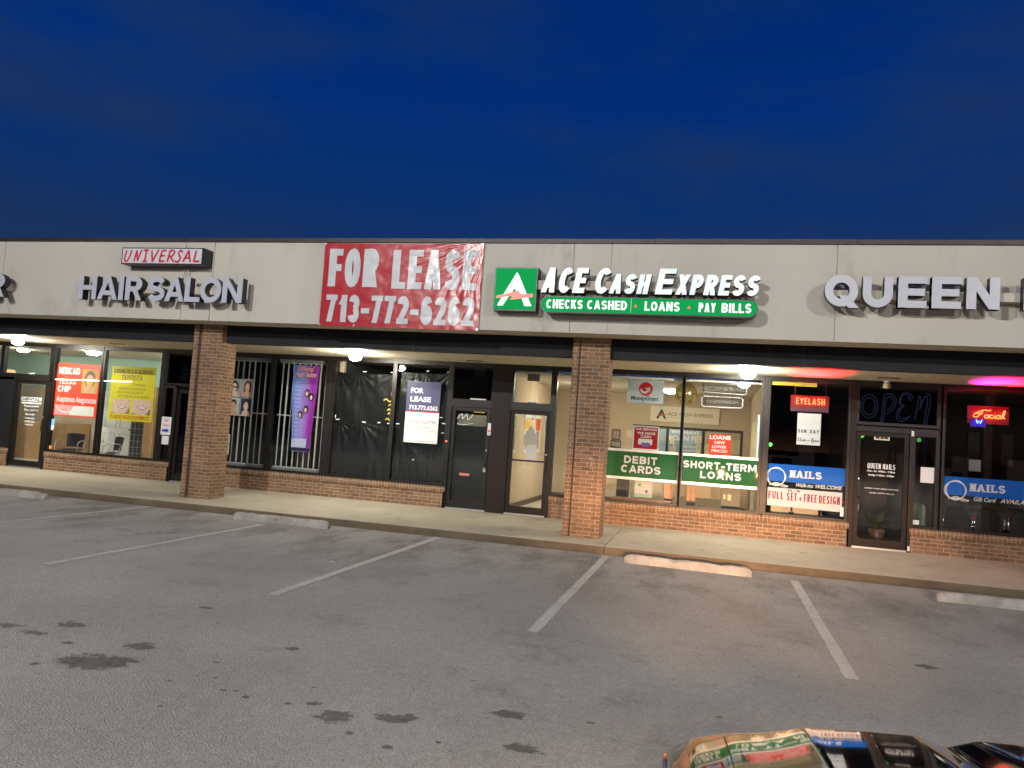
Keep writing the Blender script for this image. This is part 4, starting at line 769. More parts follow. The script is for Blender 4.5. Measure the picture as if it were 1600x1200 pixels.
# door 928-A bits
m = MB(); brush(m, [(0, .2), (.3, .9), (.35, .2), (.6, .9), (.7, .1), (1, .9)], -5.22, 1.82, .34, .15, .015, -.006); brush(m, [(0, .5), (.4, .2), (1, .9)], -5.22, 1.72, .36, .06, .01, -.008); m.build('paint_writing', WHT, None, 'white scrawl across the top of the 928-A door glass', 'writing')
small('warning_tape', -4.87, -4.63, 2.0, 2.09, mat('yellow_tape', lin('#d0b020'), .5), 'yellow tape piece at the top of the 928-A door', 'tape')
m = MB(); m.box(-5.22, -4.60, .035, .04, 1.50, 1.95); m.build('paper_covering', mat('kraft_paper', (.20, .19, .14), .8, var=.45, vs=6), None, 'greyish paper covering behind the upper 928-A door glass', 'paper')
o = small('sticker', -4.53, -4.46, 1.55, 1.80, PAP, 'white sticker with orange and blue marks right of the 928-A door', 'sticker', -.075); bx(-4.52, -4.47, -.0785, -.0768, 1.61, 1.66).build('printed_panel', CORAL, o); bx(-4.52, -4.47, -.0785, -.0768, 1.56, 1.60).build('printed_panel', mat('sky_blue_print', lin('#6fb6dc')), o)
o = small('sticker', -5.09, -4.87, .69, .745, mat('dull_red', lin('#b05050'), .5), 'small red and white sticker low on the 928-A door', 'sticker'); m = MB(); btext(m, 'NO SOLICITING', -5.07, -4.89, .705, .73, -.0078, .01); m.build('lettering', WHT, o)
m = MB(); m.box(-4.575, -4.525, -.06, -.032, .80, .87); m.tube([(-4.565, -.045, .87), (-4.565, -.045, .90), (-4.535, -.045, .90), (-4.535, -.045, .87)], .006, 6); m.build('padlock', ALU, None, 'steel padlock on the edge of the 928-A door', 'padlock')
m = MB(); m.lathe([(.012, 0), (.014, -.006), (.004, -.01)], (-5.40, -.062, 1.37), 10, 'y'); m.build('alarm_light', mat('red_led', (.8, .02, .02), .3, emit=(1, .05, .03), es=14), None, 'tiny red glowing light beside the 928-A door', 'light')

# ================================================================== cash shop interior and window signs
GRNB = mat('green_print', (.008, .095, .022), .6, var=.05, spec=.2); 
def band(x0, x1, label):
    o = sheet('window_banner', x0, x1, .935, 1.425, YW, GRNB, label, 'banner', t=.004)
    m = MB(); m.box(x0, x1, YW-.012, YW, 1.426, 1.475); m.box(x0, x1, YW-.012, YW, .885, .934); m.build('banner_rail', mat('silver_rail', (.62, .64, .66), .3, .4), o); return o
o = band(-2.5, -.715, 'green window banner reading DEBIT CARDS with silver rails'); m = MB(); y = YW-.0045
stext(m, 'DEBIT', -1.74, -1.10, 1.20, 1.345, .033, y, gap=.028); stext(m, 'CARDS', -1.79, -1.03, 1.02, 1.165, .033, y, gap=.022); m.build('lettering', WHT, o)
o = band(-.625, .755, 'green window banner reading SHORT-TERM LOANS with silver rails'); m = MB()
stext(m, 'SHORT-TERM', -.61, .735, 1.20, 1.34, .033, y, gap=.022); stext(m, 'LOANS', -.285, .465, 1.02, 1.16, .033, y, gap=.028); m.build('lettering', WHT, o)
o = sheet('window_poster', -1.60, -1.10, 1.475, 1.94, YW+.02, WHT, 'red and white tax refund cash poster above the debit cards banner', 'poster')
m = MB(); m.prism([(-1.58, 1.50), (-1.12, 1.50), (-1.12, 1.92), (-1.58, 1.92)], YW+.0145, YW+.0155); p = m.build('printed_panel', mat('crimson_print', (.34, .008, .014), .6, spec=.2), o)
m = MB(); y = YW+.014; btext(m, 'TAX REFUND?', -1.56, -1.14, 1.855, 1.90, y, .02); btext(m, 'WE HAVE', -1.52, -1.17, 1.775, 1.825, y, .025); btext(m, 'CASH', -1.45, -1.25, 1.71, 1.76, y, .025); m.box(-1.49, -1.22, y-.001, y, 1.58, 1.69); m.build('lettering', WHT, p)
m = MB(); m.prism([(-1.43, 1.60), (-1.42, 1.535), (-1.28, 1.535), (-1.26, 1.60), (-1.27, 1.62), (-1.41, 1.62)], y-.003, y-.002); m.build('printed_wallet', mat('violet_print', lin('#5a4a94'), .5), p)
m = MB(); pts = [(-.155+.02, 1.49), (.25-.02, 1.49), (.25, 1.51), (.25, 1.85), (.23, 1.87), (-.135, 1.87), (-.155, 1.85), (-.155, 1.51)]; m.prism(pts, YW+.012, YW+.016)
o = m.build('window_poster', mat('orange_red_print', (.55, .035, .010), .6, spec=.2), None, 'orange LOANS NEW LOWER PRICES poster above the short-term loans banner', 'poster')
m = MB(); y = YW+.0118; btext(m, 'LOANS', -.145, .24, 1.775, 1.85, y, .02); btext(m, 'NEW', -.05, .14, 1.69, 1.745, y, .015); btext(m, 'LOWER', -.09, .17, 1.61, 1.665, y, .015); btext(m, 'PRICES!', -.10, .19, 1.53, 1.585, y, .015); m.build('lettering', WHT, o)
# hanging money transfer sign
o = sheet('hanging_sign', -1.765, -1.06, 2.39, 2.84, .10, mat('pale_grey_print', lin('#b8c2c6'), .4, var=.03), 'pale hanging sign with red arrow ball logo behind the cash shop window', 'sign', t=.012)
m = MB(); y = .0875; m.prism([(-1.405+.135*math.cos(i*.2094), 2.665+.135*math.sin(i*.2094)) for i in range(30)], y-.001, y); p = m.build('logo_ball', mat('logo_red', lin('#c01c2c'), .35, var=.25, vs=6), o)
m = MB(); brush(m, [(0, .42), (.12, .12), (.42, .02), (.66, .2), (.74, .56)], -1.50, 2.595, .2, .17, .038, y-.002); m.prism([(-1.44, 2.68), (-1.325, 2.705), (-1.31, 2.615), (-1.335, 2.65)], y-.0035, y-.0025); m.build('logo_arrow', WHT, p)
m = MB(); btext(m, 'MoneyGram', -1.69, -1.16, 2.42, 2.525, y, .025, .15); m.build('lettering', INK, o)
m = MB(); m.tube([(-1.74, .095, 2.84), (-1.78, .095, 2.91), (-1.72, .1, 2.97)], .004, 5); m.tube([(-1.10, .095, 2.84), (-1.17, .1, 2.97)], .004, 5); m.build('hanging_wire', ALU, o)
# round convex mirror / ball by the mullion
m = MB(); m.lathe([(.01, -.12), (.12, -.10), (.195, -.05), (.225, 0), (.215, .03), (.16, .07), (.01, .085)], (-.66, .65, 2.65), 28, 'y')
o = m.build('convex_mirror', mat('gold_mirror', (.72, .58, .26), .12, .9), None, 'round gold tinted convex mirror hanging behind the cash shop mullion', 'mirror')
m = MB(); m.tube([(-.66, .67, 2.85), (-.66, .67, 3.0)], .01, 6); m.build('mirror_bracket', INK, o)
# two neon frames, switched off, border tubes given a faint painted glow
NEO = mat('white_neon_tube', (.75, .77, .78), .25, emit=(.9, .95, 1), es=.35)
for (a, b, c, d, lab, txt) in ((-.38, .50, 2.66, 2.86, 'upper switched-off, faintly glowing rectangular neon sign hanging in the cash shop window', 'LOANS'), (-.33, .43, 2.40, 2.60, 'lower switched-off, faintly glowing rectangular neon sign with rounded white tube border', 'OPEN 7 DAYS')):
    r = root('neon_sign', ((a+b)/2, .25, c), lab, 'neon sign'); q = .03
    P = [(a+q, c), (b-q, c), (b, c+q), (b, d-q), (b-q, d), (a+q, d), (a, d-q), (a, c+q)]
    if txt == 'LOANS': P = [(a+.45, d), (b-q, d-.02), (b, d-q), (b-.01, c+q), (b-q-.01, c), (a+.1, c+.02)]
    m = MB(); m.tube([(x, .25, z) for x, z in P], .007, 8, txt != 'LOANS'); m.build('border_tube', NEO, r)
    m = MB(); 
    for k in range(11): 
        x = a+.08+(b-a-.16)*k/11; m.tube(spline([(x, .262, c+.05), (x+.03, .262, d-.05), (x+.05, .262, c+.06), (x+.06, .262, d-.07)], 4), .005, 5)
    m.build('letter_tube', mat('grey_tube', (.20, .23, .25), .25), r)
    m = MB(); m.box(a+.06, a+.075, .27, .28, c+.02, d+.3 if d > 2.7 else d+.08); m.box(b-.2, b-.19, .27, .28, c+.02, d+.08); m.box(a, b, .27, .28, c+.05, c+.058); m.box(a, b, .27, .28, d-.06, d-.052); m.build('mounting_rack', INK, r)
# counter with glazed teller screen
YT = 3.2
r = root('teller_counter', (-.7, YT, 0), 'tan teller counter with dark framed glass screen inside the cash shop', 'counter')
bx(-1.9, .56, YT, YT+.5, 0, 1.05).build('counter_body', mat('counter_tan', (.40, .32, .22), .6, var=.06), r); bx(-1.95, .6, YT-.12, YT+.5, 1.05, 1.09).build('counter_top', mat('dark_counter', (.05, .045, .04), .3), r)
m = MB()
for x in (-1.9, -1.13, -.315, .53): m.box(x-.03, x+.03, YT-.02, YT+.04, 1.09, 1.96)
m.box(-1.93, .56, YT-.02, YT+.04, 1.96, 2.02); m.build('screen_frame', INK, r); 
for a, b in ((-1.87, -1.16), (-1.10, -.345), (-.285, .5)): bx(a, b, YT, YT+.008, 1.09, 1.96).build('glass_pane', GL, r)
BLP = mat('slate_blue_print', lin('#7e95a0'), .5, var=.06)
o = sheet('wall_poster', -1.55, -1.17, 1.38, 1.95, YT-.03, BLP, 'slate blue poster strip beside the teller screen post', 'poster')
o = sheet('wall_poster', -1.09, -.35, 1.36, 1.95, YT-.03, BLP, 'slate blue WE HAVE LOAN poster in the middle teller screen', 'poster'); m = MB(); y = YT-.0345
btext(m, 'WE HAVE', -1.05, -.39, 1.87, 1.945, y, .015); btext(m, 'LOAN FO', -1.08, -.38, 1.71, 1.82, y, 0); btext(m, 'discounts', -.76, -.42, 1.55, 1.62, y, .01); btext(m, 'repayment', -.76, -.40, 1.45, 1.52, y, .01); btext(m, '?', -1.0, -.94, 1.52, 1.64, y); m.build('lettering', WHT, o)
gp = 'cream notices taped to the teller screen'
for i, (a, b, c, d) in enumerate(((-1.50, -1.35, 1.70, 1.88), (-1.46, -1.36, 1.45, 1.68), (-1.06, -.97, 1.62, 1.80), (-1.05, -.92, 1.36, 1.56), (-.50, -.36, 1.68, 1.84), (-.46, -.37, 1.42, 1.66), (-.27, -.16, 1.42, 1.66))):
    o = sheet('paper_notice', a, b, c, d, YT-.045, mat('cream_paper', (.62, .54, .36), .8, var=.08), 'small cream notice taped to the teller screen', 'notice', gp); m = MB()
    for k in range(4): m.box(a+.02, b-.02, YT-.051, YT-.0495, d-.04-.03*k, d-.03-.03*k)
    m.build('lettering', mat('grey_ink'  , (.2, .2, .21), .6), o)
o = sheet('wall_sign', -1.71, .02, 2.17, 2.57, 5.18, mat('cream_sign', (.66, .60, .47), .6), 'wide cream wall sign with thin dark lettering high on the cash shop back wall', 'sign', t=.03); m = MB(); y = 5.149
btext(m, 'ACE CASH EXPRESS', -1.27, -.13, 2.335, 2.42, y, .004); m.build('lettering', mat('taupe_ink', (.10, .085, .06), .6), o); m = MB(); btext(m, 'money for how you live', -1.28, -.75, 2.275, 2.305, y); m.build('lettering', GI, o)
m = MB(); m.prism([(-1.56, 2.24), (-1.45, 2.48), (-1.41, 2.48), (-1.30, 2.24), (-1.36, 2.24), (-1.43, 2.38), (-1.50, 2.24)], y-.002, y); m.build('logo_letter', mat('dark_teal', (.01, .04, .03), .5), o); m = MB(); m.prism([(-1.60, 2.285), (-1.42, 2.36), (-1.25, 2.36), (-1.42, 2.32)], y-.004, y-.0025); m.build('logo_stripe', RED, o)
def framed(name, x0, x1, z0, z1, y, label, cat, inner, group=None):
    o = sheet(name, x0, x1, z0, z1, y, INK, label, cat, group, t=.02); sheet2 = bx(x0+.02, x1-.02, y-.022, y-.0205, z0+.02, z1-.02).build('picture', inner, o); return o
framed('picture_frame', -2.68, -2.46, 1.63, 1.89, 5.18, 'upper black framed certificate on the cash shop back wall', 'picture', mat('mixed_print', lin('#9a8880'), .6, var=.5, vs=14)); framed('picture_frame', -2.70, -2.43, 1.42, 1.60, 5.18, 'lower black framed notice with two photos on the cash shop back wall', 'picture', mat('mixed_print_dark', lin('#8a8478'), .6, var=.7, vs=10))
sheet('paper_notice', -2.30, -2.09, 1.70, 1.90, 5.18, mat('cream_paper', (.62, .54, .36), .8, var=.08), 'cream notice on the back wall beside the two framed pictures', 'notice')
sheet('paper_notice', .26, .60, 1.46, 1.82, 5.17, mat('cream_paper', (.62, .54, .36), .8, var=.08), 'large cream notice board sheet at right of the teller screen', 'notice')
for i, (y0, y1, z0, z1, mt, lab) in enumerate(((.35, .7, .95, 2.3, mat('pale_blue_panel', (.55, .66, .70), .5), 'tall pale blue panel on the right wall near the window'), (1.4, 3.0, 1.25, 2.2, mat('cream_paper', (.62, .54, .36), .8, var=.08), 'cream board of leaflets on the right wall of the cash shop'))): bx(.73, .768, y0, y1, z0, z1).build('wall_panel', mt, None, lab, 'panel')
# wall posters on the left wall seen through the 928 door
for i, (y0, y1, c, lab) in enumerate(((.6, 1.0, '#98a86c', 'green and white poster nearest the door on the left wall'), (1.7, 2.25, '#c8a840', 'yellow poster on the left wall behind the 928 door glass'), (2.75, 3.3, '#b85038', 'red and white poster on the left wall seen through the sidelight'), (3.8, 4.35, '#4c7a98', 'blue poster on the left wall beside the brick pillar'))):
    o = bx(-4.198, -4.185, y0, y1, 1.2, 2.2).build('wall_poster', PAP, None, lab, 'poster', 'posters on the left wall of the cash shop'); bx(-4.184, -4.182, y0+.04, y1-.04, 1.72, 2.0).build('printed_panel', mat('pr'+c, lin(c), .6, var=.2, vs=6), o); bx(-4.184, -4.182, y0+.1, y1-.1, 1.27, 1.7).build('picture', mat('mixed_print', lin('#9a8880')), o)
bx(-4.195, -4.12, .15, .5, 0, 2.9).build('wall_pier', mat('grey_tan', (.34, .30, .24), .8), mall)
bx(-3.72, -3.50, .02, .03, 1.10, 1.40).build('paper_notice', PAP, None, 'white printed notice taped inside the 928 door above the push bar', 'notice')
m = MB(); btext(m, 'ATM', -3.79, -3.58, 1.90, 1.985, -.005, .03); m.build('door_lettering', WHT, dc); m = MB(); btext(m, 'Please enter', -3.75, -3.5, .95, 1.0, -.005, .0); m.build('door_lettering', mat('grey_vinyl', (.4, .4, .38), .6), dc)
m = MB(); m.prism([(-3.78, 1.42), (-3.50, 1.42), (-3.50, 1.58), (-3.64, 1.82), (-3.78, 1.58)], .012, .015); m.build('door_film', mat('grey_film', (.42, .40, .36), .4), None, 'grey film patch with peaked top on the 928 door glass', 'film')
bx(-3.83, -3.58, .2, .23, 2.72, 2.93).build('exit_box', mat('grey_box', (.25, .22, .17), .7), None, 'grey box sign hung inside above the 928 door', 'sign'); bx(-4.98, -4.73, .2, .23, 2.76, 2.93).build('exit_box', mat('pale_box', (.45, .44, .36), .7), None, 'pale box sign hung inside above the 928-A door', 'sign')
# furniture below the banners
r = root('window_table', (-.65, 1.2, 0), 'wooden customer table with pale legs behind the green banners', 'table')
bx(-1.15, -.2, 1.0, 1.5, .97, 1.0).build('table_top', mat('table_top_dark', (.12, .07, .045), .4), r)
for x in (-.95, -.87, -.50, -.41):
    l = bx(x-.05, x+.03, 1.06, 1.14, .0, .97).build('leg', mat('peach_wood', (.52, .30, .19), .5, var=.12), r); bx(x-.053, x+.033, 1.057, 1.143, .36, .50).build('leg_foot', mat('dark_wood', (.06, .025, .018), .5), l)
r = root('trash_bin', (.32, 1.0, 0), 'black bin with two small stickers behind the short-term loans window', 'bin'); m = MB(); m.prism([(.15, 0), (.47, 0), (.50, .84), (.12, .84)], .9, 1.25); m.build('bin_body', mat('bin_black', (.015, .015, .015), .4), r); m = MB(); m.box(.17, .21, .895, .899, .60, .70); m.box(.25, .32, .895, .899, .58, .70); m.build('sticker', mat('pale_yellow', (.6, .55, .35), .6), r)
m = MB(); m.box(-2.22, -1.95, 3.0, 3.25, 0, .75); m.box(-2.19, -2.10, 2.995, 3.0, .6, .7); m.build('cabinet', [mat('bin_black', (.015, .015, .015))], None, 'small black cabinet at the back left of the cash shop', 'cabinet')
o = sheet('brochure_sign', -1.52, -1.19, .555, .90, .18, PAP, 'white leaflet with green and blue logos leaning below the debit cards banner', 'leaflet'); m = MB(); m.box(-1.46, -1.40, .1745, .1755, .76, .82); m.build('printed_logo', mat('lime_print', lin('#5ab040')), o); m = MB(); m.lathe([(.03, -.0055), (.03, -.0045)], (-1.29, .18, .67), 14, 'y'); m.build('printed_logo', mat('violet_print', lin('#5a4a94')), o); bx(-1.51, -1.20, .1745, .1757, .558, .62).build('printed_stripe', mat('teal_print', lin('#8ab0a4')), o)
m = MB(); m.box(-1.98, -.80, .12, .40, .46, .515); m.build('window_board', mat('maroon_board', (.14, .045, .035), .35, var=.2), None, 'long maroon board lying on the sill behind the cash shop window', 'board')
def dome(x, y, z, lab, mt, k=1.):
    m = MB(); m.lathe([(.17*k, 0), (.16*k, -.04), (.10*k, -.075), (.02*k, -.085)], (x, y, z), 20); o = m.build('ceiling_lamp', mt, None, lab, 'lamp', 'dome lamps on the shop ceilings')
    m = MB(); m.lathe([(.19*k, 0), (.19*k, -.012), (.172*k, -.012)], (x, y, z-.0002), 20); m.build('lamp_ring', ALU, o); return o
DG = mat('dome_glow', (.9, .9, .8), .4, emit=(1, .88, .66), es=225); DG2 = mat('dome_glow_cool', (.9, .9, .9), .4, emit=(.92, 1, .90), es=150)
dome(-1.1, 3.0, 2.86, 'round glowing dome lamp on the cash shop ceiling beside the mirror', DG); dome(-2.95, 2.4, 2.86, 'added dome lamp brightening the cash shop, mostly behind the second brick pillar', DG)  # second dome added out of view to brighten the room

# ================================================================== clinic interior
dome(-15.42, 1.0, 2.96, 'glowing dome lamp in the clinic above the coral poster', DG2, .8); dome(-17.9, 1.3, 2.96, 'glowing dome lamp at the far left of the clinic ceiling', DG2, .9); dome(-13.3, 1.6, 2.96, 'glowing dome lamp near the right end of the clinic ceiling', DG2, .8)
bx(-21.9, -12.45, 3.185, 3.199, 2.05, 2.96).build('wall_band', W_GRN, mall)
r = root('panel_door', (-16.2, 3.17, 0), 'white six-panel interior door inside the dental clinic', 'door')
bx(-16.85, -15.75, 3.13, 3.18, .01, 2.04).build('door_leaf', mat('white_door', (.66, .65, .60), .5), r); m = MB()
for a, b in ((-16.74, -16.36), (-16.24, -15.86)):
    for c, d in ((.25, .85), (1.0, 1.5), (1.6, 1.95)): m.box(a, b, 3.118, 3.129, c, c+.02); m.box(a, b, 3.118, 3.129, d-.02, d); m.box(a, a+.02, 3.118, 3.129, c+.02, d-.02); m.box(b-.02, b, 3.118, 3.129, c+.02, d-.02)
m.build('door_panels', mat('white_door_trim', (.5, .49, .45), .5), r); m = MB(); m.lathe([(.012, 0), (.014, -.03), (.032, -.045), (.03, -.07), (.01, -.08)], (-15.85, 3.12, .98), 14, 'y'); m.build('door_knob', ALU, r)
r = root('grid_shelf', (-15.35, 3.1, 0), 'dark gridded shelf with pale wires at right inside the clinic', 'shelf'); bx(-15.70, -15.02, 2.95, 3.18, 0, 1.6).build('shelf_back', mat('shelf_dark', (.03, .032, .03), .5), r); m = MB()
for i in range(6): m.box(-15.70+.13*i, -15.69+.13*i, 2.935, 2.949, .0, 1.6)
for i in range(9): m.box(-15.70, -15.02, 2.92, 2.934, .17*i, .17*i+.012)
m.build('shelf_wire', mat('wire_grey', (.35, .36, .34), .4), r)
bx(-15.0, -14.7, 2.6, 3.18, 0, 2.2).build('wood_post', mat('oak_tan', (.42, .25, .12), .6, var=.15), None, 'oak coloured post beside the gridded shelf in the clinic', 'post')
bx(-19.8, -17.2, 2.2, 3.1, 0, 1.05).build('reception_desk', mat('oak_tan', (.42, .25, .12), .6, var=.15), None, 'oak reception desk at the back of the dental clinic', 'desk'); bx(-18.9, -18.4, 1.0, 1.6, 0, 2.4).build('wood_partition', mat('oak_tan', (.42, .25, .12)), None, 'oak partition seen through the dental clinic door', 'partition')
m = MB(); m.tube([(-15.50, -.02, 2.165), (-13.27, -.02, 2.215)], .010, 8); m.build('reflection_strip', mat('reflection_glow', (1, 1, .9), .3, emit=(1, .93, .62), es=4.5), None, 'thin glowing strip imitating a bright line reflected across both clinic windows', 'glowing strip')  # glowing strip stands in for a bright line reflected in the glass
def office_chair(x, y, rz, lab, zs=.45):
    r = root('waiting_chair', (x, y, 0), lab, 'chair', 'waiting room chairs in the clinic'); T = lambda p: (x+p[0]*math.cos(rz)-p[1]*math.sin(rz), y+p[0]*math.sin(rz)+p[1]*math.cos(rz), p[2]); MESH = mat('chair_mesh', (.012, .012, .014), .5)
    m = MB(); m.grid(lambda u, v: T(((u-.5)*.46*(1-.15*(1-v)), -.22-.05*math.sin(math.pi*u)*.6-.05*v, .52+.34*v-.02*(2*u-1)**2)), 10, 8); m.grid(lambda u, v: T(((u-.5)*.44*(1-.15*(1-v)), -.24-.05*math.sin(math.pi*u)*.6-.05*v, .52+.33*v-.02*(2*u-1)**2)), 10, 8); m.build('backrest', MESH, r)
    m = MB(); m.grid(lambda u, v: T(((u-.5)*.48, (v-.5)*.46, zs+.02*math.cos(6*v))), 6, 6); m.grid(lambda u, v: T(((u-.5)*.46, (v-.5)*.44, zs-.04)), 3, 3); m.build('seat', MESH, r)
    for s in (-1, 1):
        m = MB(); m.tube([T(q) for q in spline([(s*.26, -.2, 0), (s*.26, -.16, .5), (s*.27, -.2, .66), (s*.27, .05, .68), (s*.27, .22, .60), (s*.26, .24, .3), (s*.26, .26, 0)], 5)], .012, 7); m.build('arm_frame', ALU, r)
    return r
office_chair(-14.62, .95, R(155), 'black mesh-back chair with chrome arms below the yellow poster'); office_chair(-15.75, .95, R(200), 'dark chair with chrome arms below the coral poster')

# ================================================================== nail salon
r = root('neon_sign', (1.62, .1, 2.40), 'glowing red neon EYELASH sign on a dark backing board', 'neon sign')
REDN = mat('red_neon', (1, .2, .1), .3, emit=(1, .085, .022), es=9)
bx(1.29, 1.96, .10, .112, 2.49, 2.70).build('backing_board', mat('red_acrylic', (.22, .004, .008), .5), r); bx(1.29, 1.96, .10, .112, 2.40, 2.489).build('backing_board', mat('dim_glow_acrylic', (.12, .03, .045), .35), r)  # lower board darker where the red glow fades, put into its colour
m = MB(); stext(m, 'EYELASH', 1.385, 1.885, 2.535, 2.65, .0125, .092, .008, gap=.022, sh=.012); m.build('letter_tube', REDN, r)
def signlight(r, loc, E, col, sx=.5, sy=.05, rot=(0, 0, 0)):
    ld = bpy.data.lights.new('soffit_glow_light', 'AREA'); ld.shape = 'RECTANGLE'; ld.size = sx; ld.size_y = sy; ld.energy = E; ld.color = col  # added unseen area light, throws the sign's red patch onto the soffit
    lo = bpy.data.objects.new('soffit_glow_light', ld); link(lo, r); ld.spread = R(33); lo.location = Vector(loc)-Vector(ORG[r.name]); lo.rotation_euler = rot; return lo
signlight(r, (1.62, .06, 2.62), 60, (1, .004, .008), .62, .26, (R(-116), 0, 0))
m = MB(); m.tube([(1.36, .1, 2.70), (1.36, .1, 2.95)], .003, 5); m.tube([(1.9, .1, 2.70), (1.9, .1, 2.95)], .003, 5); m.build('hanging_wire', ALU, r)
o = sheet('paper_notice', 1.415, 1.825, 1.78, 2.365, YW, PAP, 'white paper reading SUN DAY 11 AM - 6 PM under the eyelash sign', 'notice'); m = MB(); y = YW-.0045
stext(m, 'SUN', 1.43, 1.58, 2.0, 2.065, .013, y, gap=.014); stext(m, 'DAY', 1.64, 1.80, 2.0, 2.065, .013, y, gap=.014); stext(m, '11', 1.44, 1.485, 1.84, 1.91, .012, y, gap=.016); stext(m, 'AM', 1.50, 1.57, 1.845, 1.885, .009, y, gap=.008); stext(m, '-', 1.59, 1.65, 1.83, 1.90, .010, y); stext(m, '6', 1.67, 1.72, 1.83, 1.91, .012, y); stext(m, 'PM', 1.73, 1.80, 1.84, 1.88, .009, y, gap=.008); m.build('lettering', INK, o)
m = MB(); m.box(.93, 1.36, .012, .016, 2.865, 2.94); m.box(1.363, 1.73, .012, .016, 2.86, 2.935); m.build('tape_strip', mat('yellow_film', lin('#c8b234'), .5), None, 'yellow paper strip along the top of the left nail salon window', 'paper strip')
BLU = mat('blue_print', (.002, .10, .47), .6, var=.04, spec=.2)
def nails(x0, x1, qx, tx0, tx1, label, sub, s0, s1):
    o = sheet('window_banner', x0, x1, 1.075, 1.395, YW, BLU, label, 'banner'); y = YW-.0045; m = MB()
    for (rx, rz, dx, w) in ((.165, .165, 0, .016), (.178, .15, -.005, .010), (.15, .172, .006, .012)): 
        q = [(qx+dx+rx*math.cos(2*math.pi*i/40), 1.16+rz*math.sin(2*math.pi*i/40)) for i in range(40)]; L, Q = thick(q, w, True); m.strip(L, Q, y-.001-rx*.004, y-rx*.004, True)
    brush(m, [(0, .2), (.35, .9), (.6, .5), (1, .15)], qx-.11, .985, .33, .07, .018, y-.003); brush(m, [(0, .6), (.4, .8), (.7, .1), (1, .2)], qx-.09, .975, .30, .06, .012, y-.0045); m.build('letter_logo', WHT, o)
    m = MB(); W = tx1-tx0; k = 0
    for ch, f0, f1 in (('N', .03, .19), ('A', .215, .435), ('I', .47, .555), ('L', .60, .765), ('S', .79, .985)):
        a, b = tx0+W*f0, tx0+W*f1
        if ch == 'I': a, b = (a+b)/2-.019, (a+b)/2+.019
        draw_pieces(m, glyph_pieces(ch, a, b-a, 1.165, .13, .036 if ch != 'I' else .038, .024), y-.002, y, 0)
        ser = {'N': [(a-.014, a+.04, 1), (a-.014, a+.05, 0), (b-.05, b+.014, 1)], 'A': [(a-.012, a+.05, 0), (b-.05, b+.012, 0)], 'I': [(a-.014, b+.014, 0), (a-.014, b+.014, 1)], 'L': [(a-.014, a+.052, 1), (a-.014, a, 0)], 'S': []}[ch]
        for p, q, t in ser: m.box(p, q, y-.0075, y-.0065, *((1.281, 1.297) if t else (1.163, 1.179)))
        if ch == 'L': m.box(b-.016, b, y-.0075, y-.0065, 1.165, 1.205)
    m.build('lettering', WHT, o); m = MB(); 
    for (t, a, b) in sub: btext(m, t, a, b, s0, s1, y, .018, .3)
    m.build('lettering', WHT, o); return o
nails(.925, 2.28, 1.085, 1.31, 1.89, 'blue NAILS banner with white Q above the full set sign', (('Walk-ins', 1.44, 1.74), ('WELCOME', 1.78, 2.24)), 1.0, 1.07)
nails(3.885, 6.3, 4.09, 4.30, 4.88, 'blue NAILS banner with white Q above the black salon chairs at right', (('Gift Card', 4.38, 4.73), ('AVAILABLE', 4.79, 5.36)), .995, 1.07)
m = MB(); m.prism([(.945, .62), (2.245, .60), (2.245, .955), (.945, .955)], YW+.01, YW+.02); o = m.build('sale_sign', mat('sign_white', (.50, .50, .52), .6, var=.03), None, 'white FULL SET + FREE DESIGN sign with crimson letters in the window', 'sign'); m = MB(); y = YW+.0095
stext(m, 'FULL', .965, 1.235, .745, .885, .0225, y, gap=.018, sh=.019); stext(m, 'SET', 1.29, 1.47, .735, .88, .0225, y, gap=.018, sh=.019); stext(m, '+', 1.492, 1.565, .735, .825, .016, y); stext(m, 'FREE', 1.59, 1.815, .735, .88, .0215, y, gap=.016, sh=.019); stext(m, 'DESIGN', 1.85, 2.21, .73, .875, .0215, y, gap=.016, sh=.019); m.build('lettering', mat('crimson_ink', (.30, .012, .05), .6, spec=.2), o)
m = MB(); stext(m, 'M', 1.31, 1.375, .893, .94, .012, y); stext(m, '-', 1.40, 1.435, .893, .94, .010, y); stext(m, 'W', 1.45, 1.525, .893, .94, .012, y); m.build('lettering', INK, o)
small('sticker', 2.215, 2.27, .53, .70, WHT, 'narrow white sticker at bottom right of the full set window', 'sticker'); m = MB(); 
for x, z, lab, mt in ((.955, 1.745, 'bright green round sticker at left edge of the nail salon window', 'a'), (2.53, 2.015, 'bright green round sticker on the nail salon door corner', 'a'), (3.47, 2.0, 'darker green round sticker on the sidelight right of the nail salon door', 'b')):
    m = MB(); m.lathe([(.04, 0), (.04, -.0015)], (x, -.0055, z), 18, 'y'); m.build('round_sticker', mat('lime_sticker', lin('#5fd85a'), .5) if mt == 'a' else mat('green_sticker', lin('#3a9a48'), .5), None, lab, 'sticker', 'green round stickers on the nail salon glass')
